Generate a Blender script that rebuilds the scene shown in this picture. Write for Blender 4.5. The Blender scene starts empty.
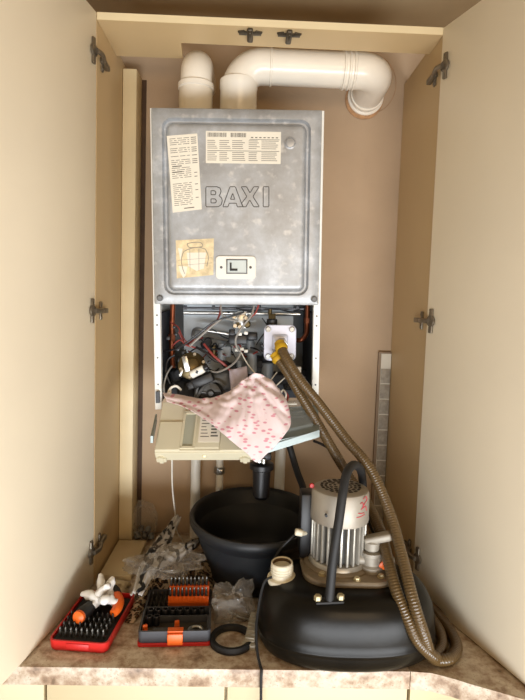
import bpy, bmesh, math, random
from mathutils import Vector, Matrix, noise
random.seed(7)
scene = bpy.context.scene
C = scene.collection
PI = math.pi
V = Vector

# ------------------------------------------------------------------ camera
FPX, PITCH, ROLL, YAW, CAMZ = 530.0, math.radians(4.62), math.radians(1.756), math.radians(1.524), 0.749
_F = V((math.sin(YAW) * math.cos(PITCH), math.cos(YAW) * math.cos(PITCH), -math.sin(PITCH)))
_R0 = V((math.cos(YAW), -math.sin(YAW), 0)); _U0 = _R0.cross(_F)
_R = _R0 * math.cos(ROLL) + _U0 * math.sin(ROLL)
_U = -_R0 * math.sin(ROLL) + _U0 * math.cos(ROLL)
cam = bpy.data.cameras.new('camera'); cam_o = bpy.data.objects.new('camera', cam); C.objects.link(cam_o)
cam.sensor_fit = 'VERTICAL'; cam.sensor_height = 24; cam.lens = FPX / 700 * 24; cam.clip_start = .02
cam_o.matrix_world = Matrix(((_R.x, _U.x, -_F.x, 0), (_R.y, _U.y, -_F.y, 0), (_R.z, _U.z, -_F.z, CAMZ), (0, 0, 0, 1)))
scene.camera = cam_o

# ------------------------------------------------------------------ light
world = bpy.data.worlds.new('world'); scene.world = world; world.use_nodes = True
wn = world.node_tree.nodes; wl = world.node_tree.links
bg = wn['Background']; bg.inputs[1].default_value = .17
_tc = wn.new('ShaderNodeTexCoord'); _sx = wn.new('ShaderNodeSeparateXYZ'); wl.new(_tc.outputs['Generated'], _sx.inputs[0])
_mr = wn.new('ShaderNodeMapRange'); _mr.inputs[1].default_value = -.6; _mr.inputs[2].default_value = .7; wl.new(_sx.outputs['Z'], _mr.inputs[0])
_cr = wn.new('ShaderNodeValToRGB'); wl.new(_mr.outputs[0], _cr.inputs[0]); wl.new(_cr.outputs[0], bg.inputs[0])
_cr.color_ramp.elements[0].color = (.85, .80, .72, 1); _cr.color_ramp.elements[1].color = (1.0, .60, .26, 1)

def area(name, loc, target, sx, sy, power, col):
    l = bpy.data.lights.new(name, 'AREA'); l.shape = 'RECTANGLE'; l.size = sx; l.size_y = sy
    l.energy = power; l.color = col
    o = bpy.data.objects.new(name, l); C.objects.link(o); o.location = loc
    o.rotation_euler = (V(target) - V(loc)).to_track_quat('-Z', 'Y').to_euler()
    return o
area('floor_bounce_fill', (.55, -1.15, -.50), (.05, 1.4, .35), 3.4, .6, 104, (.92, .96, 1.0))  # added low area lamp standing in for bounce off the sunlit floor
area('warm_upper_fill', (.8, -2.4, 1.0), (0, 1.4, 1.1), 1.8, .8, 26, (1.0, .70, .40))  # added warm fill lamp behind the camera, tints the upper surfaces
scene.view_settings.view_transform = 'Standard'; scene.view_settings.look = 'None'
scene.view_settings.gamma = 1; scene.view_settings.exposure = 0.10

# ------------------------------------------------------------------ helpers
def at(px, py, Y):
    d = _F + _R * ((px - 262.5) / FPX) - _U * ((py - 350) / FPX)
    return V((0, 0, CAMZ)) + d * (Y / d.y)

def on(px, py, Z=0.0):
    d = _F + _R * ((px - 262.5) / FPX) - _U * ((py - 350) / FPX)
    return V((0, 0, CAMZ)) + d * ((Z - CAMZ) / d.z)

def lin(h):
    v = [int(h[i:i + 2], 16) / 255 for i in (0, 2, 4)]
    return tuple((c / 12.92 if c <= .04045 else ((c + .055) / 1.055) ** 2.4) for c in v) + (1,)

MATS = {}
def mat(name, col, rough=.5, metal=0.0, var=.12, scale=12, bump=0.0, bscale=60, trans=0.0, alpha=1.0, coat=0.0, col2=None, emis=0, spec=.5, detail=4):
    m = bpy.data.materials.new(name); m.use_nodes = True
    n = m.node_tree.nodes; l = m.node_tree.links; b = n['Principled BSDF']
    c = lin(col)
    tc = n.new('ShaderNodeTexCoord')
    if var > 0 or col2:
        no = n.new('ShaderNodeTexNoise'); no.inputs['Scale'].default_value = scale; no.inputs['Detail'].default_value = detail
        l.new(tc.outputs['Object'], no.inputs['Vector'])
        mr = n.new('ShaderNodeMapRange'); mr.inputs[1].default_value = .32; mr.inputs[2].default_value = .68
        l.new(no.outputs['Fac'], mr.inputs[0])
        mx = n.new('ShaderNodeMix'); mx.data_type = 'RGBA'
        l.new(mr.outputs[0], mx.inputs[0])
        mx.inputs[6].default_value = c if col2 else tuple(x * (1 - var) for x in c[:3]) + (1,)
        mx.inputs[7].default_value = lin(col2) if col2 else tuple(min(1, x * (1 + var)) for x in c[:3]) + (1,)
        l.new(mx.outputs[2], b.inputs['Base Color'])
    else:
        b.inputs['Base Color'].default_value = c
    b.inputs['Roughness'].default_value = rough; b.inputs['Metallic'].default_value = metal
    b.inputs['Specular IOR Level'].default_value = spec
    b.inputs['Coat Weight'].default_value = coat
    b.inputs['Transmission Weight'].default_value = trans
    b.inputs['Alpha'].default_value = alpha
    if bump > 0:
        nb = n.new('ShaderNodeTexNoise'); nb.inputs['Scale'].default_value = bscale; nb.inputs['Detail'].default_value = 6
        l.new(tc.outputs['Object'], nb.inputs['Vector'])
        bp = n.new('ShaderNodeBump'); bp.inputs['Strength'].default_value = bump; bp.inputs['Distance'].default_value = .004
        l.new(nb.outputs['Fac'], bp.inputs['Height']); l.new(bp.outputs[0], b.inputs['Normal'])
    MATS[name] = m
    return m

def ramp(n, stops, interp='LINEAR'):
    r = n.new('ShaderNodeValToRGB'); r.color_ramp.interpolation = interp
    e = r.color_ramp.elements
    while len(e) < len(stops): e.new(.5)
    for k, (p, c) in enumerate(stops): e[k].position = p; e[k].color = c
    return r

class MB:
    """collects shapes into one bmesh"""
    def __init__(s): s.bm = bmesh.new()
    def _put(s, src, mtx=None):
        if mtx is not None: bmesh.ops.transform(src, matrix=mtx, verts=src.verts)
        me = bpy.data.meshes.new('t'); src.to_mesh(me); s.bm.from_mesh(me); bpy.data.meshes.remove(me); src.free()
        return s
    def box(s, c, size, rot=None, bev=0.0, seg=2):
        b = bmesh.new(); bmesh.ops.create_cube(b, size=1)
        bmesh.ops.scale(b, vec=V(size), verts=b.verts)
        if bev > 0:
            bmesh.ops.bevel(b, geom=b.edges[:], offset=min(bev, min(size) * .49), segments=seg, affect='EDGES', profile=.5)
        m = Matrix.Translation(V(c))
        if rot is not None: m = m @ rot.to_4x4()
        return s._put(b, m)
    def box6(s, x0, x1, y0, y1, z0, z1, bev=0.0, seg=2):
        return s.box(((x0 + x1) / 2, (y0 + y1) / 2, (z0 + z1) / 2), (x1 - x0, y1 - y0, z1 - z0), None, bev, seg)
    def tube(s, pts, r, n=10, sub=6, closed=False, caps=True, flat=None):
        P = [V(p) for p in pts]
        if sub > 1 and len(P) > 2: P = spline(P, sub, closed)
        N = len(P); rad = r if callable(r) else (lambda t: r)
        rings = []; up = None
        for i in range(N):
            if closed: t = P[(i + 1) % N] - P[i - 1]
            else: t = P[min(i + 1, N - 1)] - P[max(i - 1, 0)]
            if t.length < 1e-9: t = V((0, 0, 1))
            t.normalize()
            if up is None:
                up = V((0, 0, 1)) if abs(t.z) < .9 else V((1, 0, 0))
            a = t.cross(up)
            if a.length < 1e-6: a = t.cross(V((0, 1, 0)))
            a.normalize(); up = a.cross(t).normalized()
            q = rad(i / max(1, N - 1))
            rings.append([s.bm.verts.new(P[i] + (a * math.cos(2 * PI * k / n) * (flat or 1) + up * math.sin(2 * PI * k / n)) * q) for k in range(n)])
        for i in range(N if closed else N - 1):
            A, B = rings[i], rings[(i + 1) % N]
            for k in range(n): s.bm.faces.new((A[k], A[(k + 1) % n], B[(k + 1) % n], B[k]))
        if caps and not closed:
            s.bm.faces.new(list(reversed(rings[0]))); s.bm.faces.new(rings[-1])
        return s
    def lathe(s, prof, o=(0, 0, 0), axis=(0, 0, 1), n=32, sx=1.0, sy=1.0, cap=True):
        q = V(axis).to_track_quat('Z', 'Y').to_matrix().to_4x4()
        m = Matrix.Translation(V(o)) @ q
        rings = []
        for r, z in prof:
            if r < 1e-7: rings.append([s.bm.verts.new(m @ V((0, 0, z)))])
            else: rings.append([s.bm.verts.new(m @ V((r * sx * math.cos(2 * PI * k / n), r * sy * math.sin(2 * PI * k / n), z))) for k in range(n)])
        for A, B in zip(rings, rings[1:]):
            for k in range(n):
                k2 = (k + 1) % n
                if len(A) == 1 and len(B) == 1: continue
                if len(A) == 1: s.bm.faces.new((A[0], B[k2], B[k]))
                elif len(B) == 1: s.bm.faces.new((A[k], A[k2], B[0]))
                else: s.bm.faces.new((A[k], A[k2], B[k2], B[k]))
        if len(rings[0]) > 1 and cap: s.bm.faces.new(list(reversed(rings[0])))
        if len(rings[-1]) > 1 and cap: s.bm.faces.new(rings[-1])
        return s
    def cyl(s, a, b, r, n=20, bev=0.0):
        a, b = V(a), V(b); h = (b - a).length
        p = [(r, 0), (r, h)] if not bev else [(r - bev, 0), (r, bev), (r, h - bev), (r - bev, h)]
        return s.lathe(p, a, b - a, n)
    def sphere(s, c, r, u=16, v=10, scale=(1, 1, 1), rot=None):
        b = bmesh.new(); bmesh.ops.create_uvsphere(b, u_segments=u, v_segments=v, radius=r)
        m = Matrix.Translation(V(c)) @ (rot.to_4x4() if rot else Matrix()) @ Matrix.Diagonal(V(scale).to_4d())
        return s._put(b, m)
    def loops(s, L, cap0=True, cap1=True):
        rs = [[s.bm.verts.new(V(p)) for p in l] for l in L]; n = len(rs[0])
        for A, B in zip(rs, rs[1:]):
            for k in range(n): s.bm.faces.new((A[k], A[(k + 1) % n], B[(k + 1) % n], B[k]))
        if cap0: s.bm.faces.new(list(reversed(rs[0])))
        if cap1: s.bm.faces.new(rs[-1])
        return s
    def prism(s, poly, z0, z1, mtx=None):
        f = (lambda p: mtx @ V(p)) if mtx is not None else V
        return s.loops([[f((x, y, z0)) for x, y in poly], [f((x, y, z1)) for x, y in poly]])
    def grid(s, G):
        rows = [[s.bm.verts.new(V(p)) for p in r] for r in G]
        for A, B in zip(rows, rows[1:]):
            for k in range(len(A) - 1): s.bm.faces.new((A[k], A[k + 1], B[k + 1], B[k]))
        return s

def spline(P, sub, closed=False):
    out = []; N = len(P)
    g = (lambda i: P[i % N]) if closed else (lambda i: P[max(0, min(N - 1, i))])
    for i in range(N if closed else N - 1):
        p0, p1, p2, p3 = g(i - 1), g(i), g(i + 1), g(i + 2)
        for k in range(sub):
            t = k / sub
            out.append(.5 * ((2 * p1) + (p2 - p0) * t + (2 * p0 - 5 * p1 + 4 * p2 - p3) * t * t + (3 * p1 - p0 - 3 * p2 + p3) * t ** 3))
    if not closed: out.append(P[-1].copy())
    return out

XF = {}
def obj(name, mb, m, parent=None, local=False, angle=38, smooth=True):
    me = bpy.data.meshes.new(name)
    bmesh.ops.recalc_face_normals(mb.bm, faces=mb.bm.faces)
    mb.bm.to_mesh(me); mb.bm.free()
    o = bpy.data.objects.new(name, me); C.objects.link(o)
    for x in (m if isinstance(m, (list, tuple)) else [m]): me.materials.append(x)
    if smooth:
        me.shade_smooth(); me.set_sharp_from_angle(angle=math.radians(angle))
    if parent is not None:
        M = XF[parent.name]
        if not local: me.transform(M.inverted())
        o.parent = parent; XF[o.name] = M
    else:
        XF[o.name] = Matrix()
    return o

def thing(name, label, cat, loc=(0, 0, 0), rot=(0, 0, 0), group=None):
    o = bpy.data.objects.new(name, None); C.objects.link(o); o.empty_display_size = .02
    o.location = loc; o.rotation_euler = rot
    from mathutils import Euler
    XF[o.name] = Matrix.Translation(V(loc)) @ Euler(rot).to_matrix().to_4x4()
    o['label'] = label; o['category'] = cat
    if group: o['group'] = group
    return o

def single(o, label, cat, group=None, base=None):
    """a thing that is one mesh; its origin goes to its base"""
    if base is not None:
        o.data.transform(Matrix.Translation(-V(base))); o.location = base
    o['label'] = label; o['category'] = cat
    if group: o['group'] = group
    return o

def struct(name, mb, m, parent=None, **k):
    o = obj(name, mb, m, parent, **k); o['kind'] = 'structure'; return o

def dup(root, loc, label=None, rotz=None):
    r = root.copy(); C.objects.link(r); r.location = loc
    if rotz is not None: r.rotation_euler = (0, 0, rotz)
    if label: r['label'] = label
    for ch in list(root.children):
        c = ch.copy(); C.objects.link(c); c.parent = r
        for g in ch.children:
            d = g.copy(); C.objects.link(d); d.parent = c
    return r

def plabel(o, s): o['label'] = s; return o
def rz(a): return Matrix.Rotation(math.radians(a), 3, 'Z')
def rx(a): return Matrix.Rotation(math.radians(a), 3, 'X')
def ry(a): return Matrix.Rotation(math.radians(a), 3, 'Y')
ORD = ['first', 'second', 'third', 'fourth', 'fifth', 'sixth', 'seventh', 'eighth', 'ninth', 'tenth', 'eleventh', 'twelfth']

def rrect(x0, x1, z0, z1, r, k=6):
    out = []
    for cx, cz, a0 in ((x1 - r, z1 - r, 0), (x0 + r, z1 - r, 90), (x0 + r, z0 + r, 180), (x1 - r, z0 + r, 270)):
        for i in range(k + 1):
            a = math.radians(a0 + 90 * i / k); out.append((cx + r * math.cos(a), cz + r * math.sin(a)))
    return out

# ------------------------------------------------------------------ materials
mat('carcass_laminate', 'C6AB80', .42, var=.03, scale=4, spec=.35)
mat('board_laminate', 'CDB387', .45, var=.03, scale=4)
mat('gap_shade_brown', '4A3524', .7, var=.2, scale=30)
mat('base_front', 'D0C19C', .45, var=.03, scale=4)
mat('cream_laminate', 'EEE2C9', .38, var=.02, scale=4, spec=.4)
mat('cream_edge', 'E0CFA8', .5, var=.03)
mat('wall_paint', 'B59D82', .85, var=.05, scale=6, bump=.12, bscale=180)
mat('ceiling_paint', 'A58F6C', .9, var=.04)
mat('floor_tile', 'A8957C', .6, var=.08)
mat('galv', 'A6A7A8', .42, .55, var=.16, scale=9, bump=.04, bscale=30)
mat('galv_dark', '6F7071', .5, .6, var=.2, scale=14)
mat('logo_shade_line', '5C5A57', .5, .5, var=.1)  # darkened so the raised letter outlines carry their edge shade
mat('white_enamel', 'E4E4DE', .4, var=.03)
mat('white_plastic', 'E9E6DC', .35, var=.03)
mat('flue_white', 'EDE6D8', .3, var=.02, coat=.2)
mat('paper', 'E2DBCB', .8, var=.03)
mat('old_paper', 'D9C69F', .7, var=.2, scale=60)
mat('print_ink', '66625A', .9, var=.1)
mat('grey_ink', '8F8A80', .9, var=.1)
mat('steel', 'B9B9B5', .28, .9, var=.1, scale=30)
mat('dark_steel', '55565A', .35, .8, var=.15, scale=30)
mat('hinge_metal', '7D7466', .38, .75, var=.15, scale=60)
mat('catch_bronze', '4E4537', .45, .5, var=.2, scale=60)
mat('copper', '8A4E34', .35, .8, var=.2, scale=30)
mat('brass', '5E5136', .35, .8, var=.2, scale=40)
mat('black_plastic', '17171A', .4, var=.15, scale=40)
mat('black_rubber', '1B1B1C', .6, var=.2, scale=40, bump=.05)
mat('tank_black', '15120D', .30, var=.4, scale=9, bump=.16, bscale=16, spec=.2)
mat('basin_black', '1B1E22', .5, var=.25, scale=8, bump=.05, bscale=40)
mat('inside_grey', '8C9399', .5, .2, var=.12, scale=10)
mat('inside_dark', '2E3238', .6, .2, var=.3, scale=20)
mat('lavender_plate', 'C9CBDA', .35, .15, var=.06, scale=20)
mat('yellow_plastic', 'B58E1C', .4, var=.08)
mat('wire_red', '8E3A34', .5, var=.1)
mat('wire_grey', '8A8680', .5, var=.1)
mat('wire_white', 'DCD8CC', .5, var=.05)
mat('pump_grey', '6B6E70', .55, .2, var=.2, scale=25)
mat('panel_beige', 'CFC8AE', .45, var=.03, scale=8)
mat('panel_recess', 'A7A998', .45, var=.05)
mat('tray_grey', '8E9896', .4, .4, var=.08)
mat('alu_cast', 'B4AFA4', .4, .6, var=.14, scale=25)
mat('motor_core', '3A3A38', .6, .2, var=.2, scale=30)  # core colour darkened to deepen the shade between the fins
mat('fan_cover', 'A79F92', .45, .35, var=.12, scale=20)
mat('valve_grey', 'A49D90', .5, .15, var=.12, scale=40)
mat('base_plate', '8B7D69', .6, .2, var=.25, scale=22, bump=.08)
mat('bolt_brass', 'C4B58E', .4, .5, var=.15, scale=80)
mat('neck_white', 'E3DAC2', .45, var=.08, scale=40)
mat('red_plastic', 'C6231F', .4, var=.05)
mat('red_mark', 'C23A48', .8, var=.1)
mat('orange_plastic', 'F0691D', .4, var=.05)
mat('case_grey', '44454A', .5, var=.1, scale=40)
mat('foam_black', '141416', .8, var=.1)
mat('bit_steel', '5B5852', .35, .85, var=.15, scale=200)
mat('case_inside', '3B352C', .7, var=.2, scale=60)
mat('socket_dark', '404044', .3, .8, var=.15, scale=200)
mat('tissue', 'E8E6E2', .7, var=.05)
mat('clip_grey', 'A9A394', .55, var=.15, scale=60)
mat('cardboard', 'DDCBA6', .6, var=.05, scale=10)
mat('grout', 'D8D2C4', .9, var=.03)
mat('tile_beige', '9F9687', .6, var=.22, scale=70, detail=6)
mat('mortar_red', 'B08862', .9, var=.2, scale=60)
mat('switch_clear', 'C3CCCB', .25, var=.05)

def counter_mat():
    m = bpy.data.materials.new('speckled_laminate'); m.use_nodes = True
    n = m.node_tree.nodes; l = m.node_tree.links; b = n['Principled BSDF']
    tc = n.new('ShaderNodeTexCoord')
    no = n.new('ShaderNodeTexNoise'); no.inputs['Scale'].default_value = 26; no.inputs['Detail'].default_value = 7; no.inputs['Roughness'].default_value = .65
    l.new(tc.outputs['Object'], no.inputs['Vector'])
    r = ramp(n, [(.30, lin('75604C')), (.42, lin('A68D76')), (.5, lin('C0AE98')), (.60, lin('D6CAB8')), (.72, lin('AC967F'))])
    l.new(no.outputs['Fac'], r.inputs[0])
    v = n.new('ShaderNodeTexVoronoi'); v.inputs['Scale'].default_value = 120
    l.new(tc.outputs['Object'], v.inputs['Vector'])
    mr = n.new('ShaderNodeMapRange'); mr.inputs[1].default_value = .10; mr.inputs[2].default_value = .24; mr.inputs[3].default_value = .55; mr.inputs[4].default_value = 0
    l.new(v.outputs['Distance'], mr.inputs[0])
    mx = n.new('ShaderNodeMix'); mx.data_type = 'RGBA'; l.new(mr.outputs[0], mx.inputs[0]); l.new(r.outputs[0], mx.inputs[6])
    mx.inputs[7].default_value = lin('8C6F58')
    l.new(mx.outputs[2], b.inputs['Base Color']); b.inputs['Roughness'].default_value = .42
    MATS['counter'] = m
counter_mat()

def boiler_metal():
    m = bpy.data.materials.new('galvanised_sheet'); m.use_nodes = True
    n = m.node_tree.nodes; l = m.node_tree.links; b = n['Principled BSDF']
    tc = n.new('ShaderNodeTexCoord')
    no = n.new('ShaderNodeTexNoise'); no.inputs['Scale'].default_value = 7; no.inputs['Detail'].default_value = 8; no.inputs['Roughness'].default_value = .7
    l.new(tc.outputs['Object'], no.inputs['Vector'])
    r = ramp(n, [(.28, lin('929291')), (.48, lin('A8AAAC')), (.58, lin('B4B8BC')), (.68, lin('CDD1D6'))])
    l.new(no.outputs['Fac'], r.inputs[0])
    n2 = n.new('ShaderNodeTexNoise'); n2.inputs['Scale'].default_value = 40; n2.inputs['Detail'].default_value = 5
    l.new(tc.outputs['Object'], n2.inputs['Vector'])
    mr = n.new('ShaderNodeMapRange'); mr.inputs[1].default_value = .58; mr.inputs[2].default_value = .72; mr.inputs[3].default_value = 0; mr.inputs[4].default_value = .6
    l.new(n2.outputs['Fac'], mr.inputs[0])
    mx = n.new('ShaderNodeMix'); mx.data_type = 'RGBA'; l.new(mr.outputs[0], mx.inputs[0]); l.new(r.outputs[0], mx.inputs[6]); mx.inputs[7].default_value = lin('D8D8D6')
    l.new(mx.outputs[2], b.inputs['Base Color'])
    b.inputs['Metallic'].default_value = .45
    mr2 = n.new('ShaderNodeMapRange'); mr2.inputs[3].default_value = .34; mr2.inputs[4].default_value = .6
    l.new(no.outputs['Fac'], mr2.inputs[0]); l.new(mr2.outputs[0], b.inputs['Roughness'])
    MATS['boiler_metal'] = m
boiler_metal()

def cloth_mat():
    m = bpy.data.materials.new('pink_print_cotton'); m.use_nodes = True
    n = m.node_tree.nodes; l = m.node_tree.links; b = n['Principled BSDF']
    tc = n.new('ShaderNodeTexCoord')
    mp = n.new('ShaderNodeMapping'); mp.inputs['Rotation'].default_value = (0, 0, .6); mp.inputs['Scale'].default_value = (1.0, 2.2, 1)
    l.new(tc.outputs['UV'], mp.inputs['Vector'])
    v = n.new('ShaderNodeTexVoronoi'); v.inputs['Scale'].default_value = 11; v.inputs['Randomness'].default_value = .6
    l.new(mp.outputs[0], v.inputs['Vector'])
    mr = n.new('ShaderNodeMapRange'); mr.inputs[1].default_value = .24; mr.inputs[2].default_value = .34; mr.inputs[3].default_value = 1; mr.inputs[4].default_value = 0
    l.new(v.outputs['Distance'], mr.inputs[0])
    mx = n.new('ShaderNodeMix'); mx.data_type = 'RGBA'; l.new(mr.outputs[0], mx.inputs[0])
    mx.inputs[6].default_value = lin('E3D0D0'); mx.inputs[7].default_value = lin('CF8E9A')
    l.new(mx.outputs[2], b.inputs['Base Color']); b.inputs['Roughness'].default_value = .85
    MATS['pink_cotton'] = m
cloth_mat()

def leopard_mat():
    m = bpy.data.materials.new('leopard_print_fabric'); m.use_nodes = True
    n = m.node_tree.nodes; l = m.node_tree.links; b = n['Principled BSDF']
    tc = n.new('ShaderNodeTexCoord')
    v = n.new('ShaderNodeTexVoronoi'); v.inputs['Scale'].default_value = 85
    no = n.new('ShaderNodeTexNoise'); no.inputs['Scale'].default_value = 60
    l.new(tc.outputs['Object'], no.inputs['Vector'])
    ad = n.new('ShaderNodeMix'); ad.data_type = 'RGBA'; ad.blend_type = 'ADD'; ad.inputs[0].default_value = .02
    l.new(tc.outputs['Object'], ad.inputs[6]); l.new(no.outputs['Color'], ad.inputs[7]); l.new(ad.outputs[2], v.inputs['Vector'])
    r = ramp(n, [(0, lin('7A5534')), (.28, lin('6B4A2E')), (.34, lin('1E1712')), (.5, lin('231A13')), (.56, lin('C9B293')), (1, lin('D5C3A8'))])
    l.new(v.outputs['Distance'], r.inputs[0])
    l.new(r.outputs[0], b.inputs['Base Color']); b.inputs['Roughness'].default_value = .8
    MATS['leopard'] = m
leopard_mat()

def zebra_mat():
    m = bpy.data.materials.new('grey_printed_film'); m.use_nodes = True
    n = m.node_tree.nodes; l = m.node_tree.links; b = n['Principled BSDF']
    tc = n.new('ShaderNodeTexCoord')
    w = n.new('ShaderNodeTexWave'); w.inputs['Scale'].default_value = 9; w.inputs['Distortion'].default_value = 9; w.inputs['Detail'].default_value = 2; w.inputs['Detail Scale'].default_value = 2
    l.new(tc.outputs['Object'], w.inputs['Vector'])
    r = ramp(n, [(0, lin('1B1B1C')), (.30, lin('202022')), (.36, lin('B9B6B2')), (1, lin('C9C6C3'))])
    l.new(w.outputs['Fac'], r.inputs[0]); l.new(r.outputs[0], b.inputs['Base Color']); b.inputs['Roughness'].default_value = .35
    MATS['zebra'] = m
zebra_mat()

def film_mat(name, opac, tint, rough=.12):
    m = bpy.data.materials.new(name); m.use_nodes = True
    n = m.node_tree.nodes; l = m.node_tree.links; out = n['Material Output']; n.remove(n['Principled BSDF'])
    t = n.new('ShaderNodeBsdfTransparent'); t.inputs[0].default_value = (.95, .95, .95, 1)
    g = n.new('ShaderNodeBsdfPrincipled'); g.inputs['Base Color'].default_value = lin(tint); g.inputs['Roughness'].default_value = rough; g.inputs['Specular IOR Level'].default_value = .9
    lw = n.new('ShaderNodeLayerWeight'); lw.inputs[0].default_value = .35
    mr = n.new('ShaderNodeMapRange'); mr.inputs[3].default_value = opac; mr.inputs[4].default_value = min(1, opac + .5)
    l.new(lw.outputs['Facing'], mr.inputs[0])
    mx = n.new('ShaderNodeMixShader'); l.new(mr.outputs[0], mx.inputs[0]); l.new(t.outputs[0], mx.inputs[1]); l.new(g.outputs[0], mx.inputs[2])
    l.new(mx.outputs[0], out.inputs[0]); MATS[name] = m
film_mat('clear_film', .09, 'C8C0B2')
film_mat('hazy_film', .16, 'B5ADA2')
film_mat('clear_tray', .12, 'BFC4C0')

def hose_mat():
    m = bpy.data.materials.new('amber_ribbed_pvc'); m.use_nodes = True
    n = m.node_tree.nodes; b = n['Principled BSDF']
    b.inputs['Base Color'].default_value = lin('5F4A2B'); b.inputs['Roughness'].default_value = .28
    b.inputs['Transmission Weight'].default_value = .15; b.inputs['Coat Weight'].default_value = .3
    MATS['hose'] = m
hose_mat()
K = MATS

# ------------------------------------------------------------------ setting
struct('wall_back', MB().box6(-1.6, 1.8, 1.70, 1.80, -.9, 1.62), K['wall_paint'])
struct('floor', MB().box6(-2.2, 2.4, -2.2, 1.8, -1.0, -.9), K['floor_tile'])
struct('ceiling', MB().box6(-1.6, 1.8, -.4, 1.8, 1.62, 1.70), K['ceiling_paint'])
XL_ = -.3916
mat('tile_edge', '8C7862', .7, var=.1)
struct('trim_1', MB().box6(-.3905, -.350, 1.622, 1.698, .001, 1.433, .002), K['cream_edge'])
struct('gap_shade_strip', MB().box6(XL_ + .0005, -.336, 1.6985, 1.6999, .001, 1.433), K['gap_shade_brown'])  # dark strip painting in the shaded gap beside the batten
tl = struct('trim_2', MB().box6(.419, .4595, 1.688, 1.699, .001, .617), K['tile_edge'])
struct('grout_bed', MB().box6(.4275, .4593, 1.6858, 1.688, .002, .612), K['grout'], tl)
m_ = MB()
z = .012
while z < .56:
    m_.box6(.4285, .4592, 1.684, 1.688, z, z + .0465, .001); z += .0505
struct('tile_strip', m_, K['tile_beige'], tl)

# ------------------------------------------------------------------ worktop and base units
wt = thing('worktop', 'speckled beige laminate worktop with curved right end under the boiler', 'worktop', (0, 1.37, -.04))
obj('straight_slab', MB().box6(-1.3, .3575, 1.041, 1.699, -.04, 0, .002), K['counter'], wt)
curve = [(.3585, 1.041), (.40, 1.037), (.44, 1.021), (.469, 1.006), (.515, .985), (.56, .964), (.63, .925), (.72, .865), (.9, .73)]
obj('curved_end', MB().prism(curve + [(1.4, .73), (1.4, 1.699), (.3585, 1.699)], -.04, 0), K['counter'], wt, angle=50)
def base_unit(label, x0, x1, gaps):
    t = thing('base_cabinet', label, 'cabinet', ((x0 + x1) / 2, 1.38, -.9))
    obj('carcass', MB().box6(x0 + .002, x1 - .002, 1.085, 1.68, -.80, -.0405), K['base_front'], t)
    obj('plinth', MB().box6(x0 + .002, x1 - .002, 1.12, 1.15, -.899, -.80), K['base_front'], t)
    xs = [x0] + gaps + [x1]
    for a, b in zip(xs, xs[1:]):
        obj('door', MB().box6(a + .003, b - .003, 1.062, 1.082, -.79, -.044, .0015), K['base_front'], t)
base_unit('cream base cabinet at the left end below the worktop', -.95, -.406, [])
base_unit('two-door cream base cabinet below the middle of the worktop', -.406, .363, [-.027])
t = thing('base_cabinet', 'cream base cabinet with bowed front under the curved worktop end', 'cabinet', (.7, 1.38, -.9))
cv2 = [(x, y + .02) for x, y in curve]
cv3 = [(x + .004, y + .04) for x, y in curve]
cv2[0] = (.366, 1.061); cv3[0] = (.366, 1.081)
obj('door', MB().prism(cv2 + list(reversed(cv3)), -.79, -.044), K['base_front'], t)
cv4 = [(x + .006, y + .045) for x, y in curve]; cv4[0] = (.366, 1.086)
obj('carcass', MB().prism(cv4 + [(1.2, .775), (1.2, 1.68), (.366, 1.68)], -.899, -.0405), K['base_front'], t)

# ------------------------------------------------------------------ tall cupboard
XL, XR, YF, ZT = -.3916, .4608, 1.361, 1.452
cup = thing('tall_cupboard', 'tall cream cupboard with both doors swung open around the boiler', 'cupboard', (.035, 1.53, 0))
sl = plabel(obj('side_panel', MB().box6(XL - .018, XL, YF + .002, 1.699, .001, ZT), K['carcass_laminate'], cup), 'left cupboard side panel')
sr = plabel(obj('side_panel', MB().box6(XR, XR + .018, YF + .002, 1.699, .001, ZT), K['carcass_laminate'], cup), 'right cupboard side panel')
poly = [(XL + .0005, YF), (XR - .0005, YF), (XR - .0005, 1.461), (-.2005, 1.458), (-.206, 1.547), (XL + .0005, 1.548)]
sh = obj('top_board', MB().prism(poly, 1.434, ZT), K['board_laminate'], cup)
obj('front_edging', MB().box6(XL + .0005, XR - .0005, YF - .0012, YF - .0001, 1.4345, ZT - .0005), K['cream_edge'], sh)
for x, y in ((-.0185, 1.391), (.0795, 1.391)):
    m_ = MB()
    m_.box((x, y, 1.4325), (.056, .017, .003), None, .001)
    m_.box((x - .02, y - .004, 1.432), (.018, .018, .004), rz(-18), .0015)
    m_.box((x + .02, y - .004, 1.432), (.018, .018, .004), rz(18), .0015)
    m_.box((x, y + .004, 1.4295), (.015, .062, .009), None, .004, 3)
    m_.box((x, y - .004, 1.424), (.009, .036, .008), None, .003, 3)
    m_.cyl((x, y - .02, 1.428), (x, y - .02, 1.4225), .005, 12)
    obj('door_catch', m_, K['catch_bronze'], sh)
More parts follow.
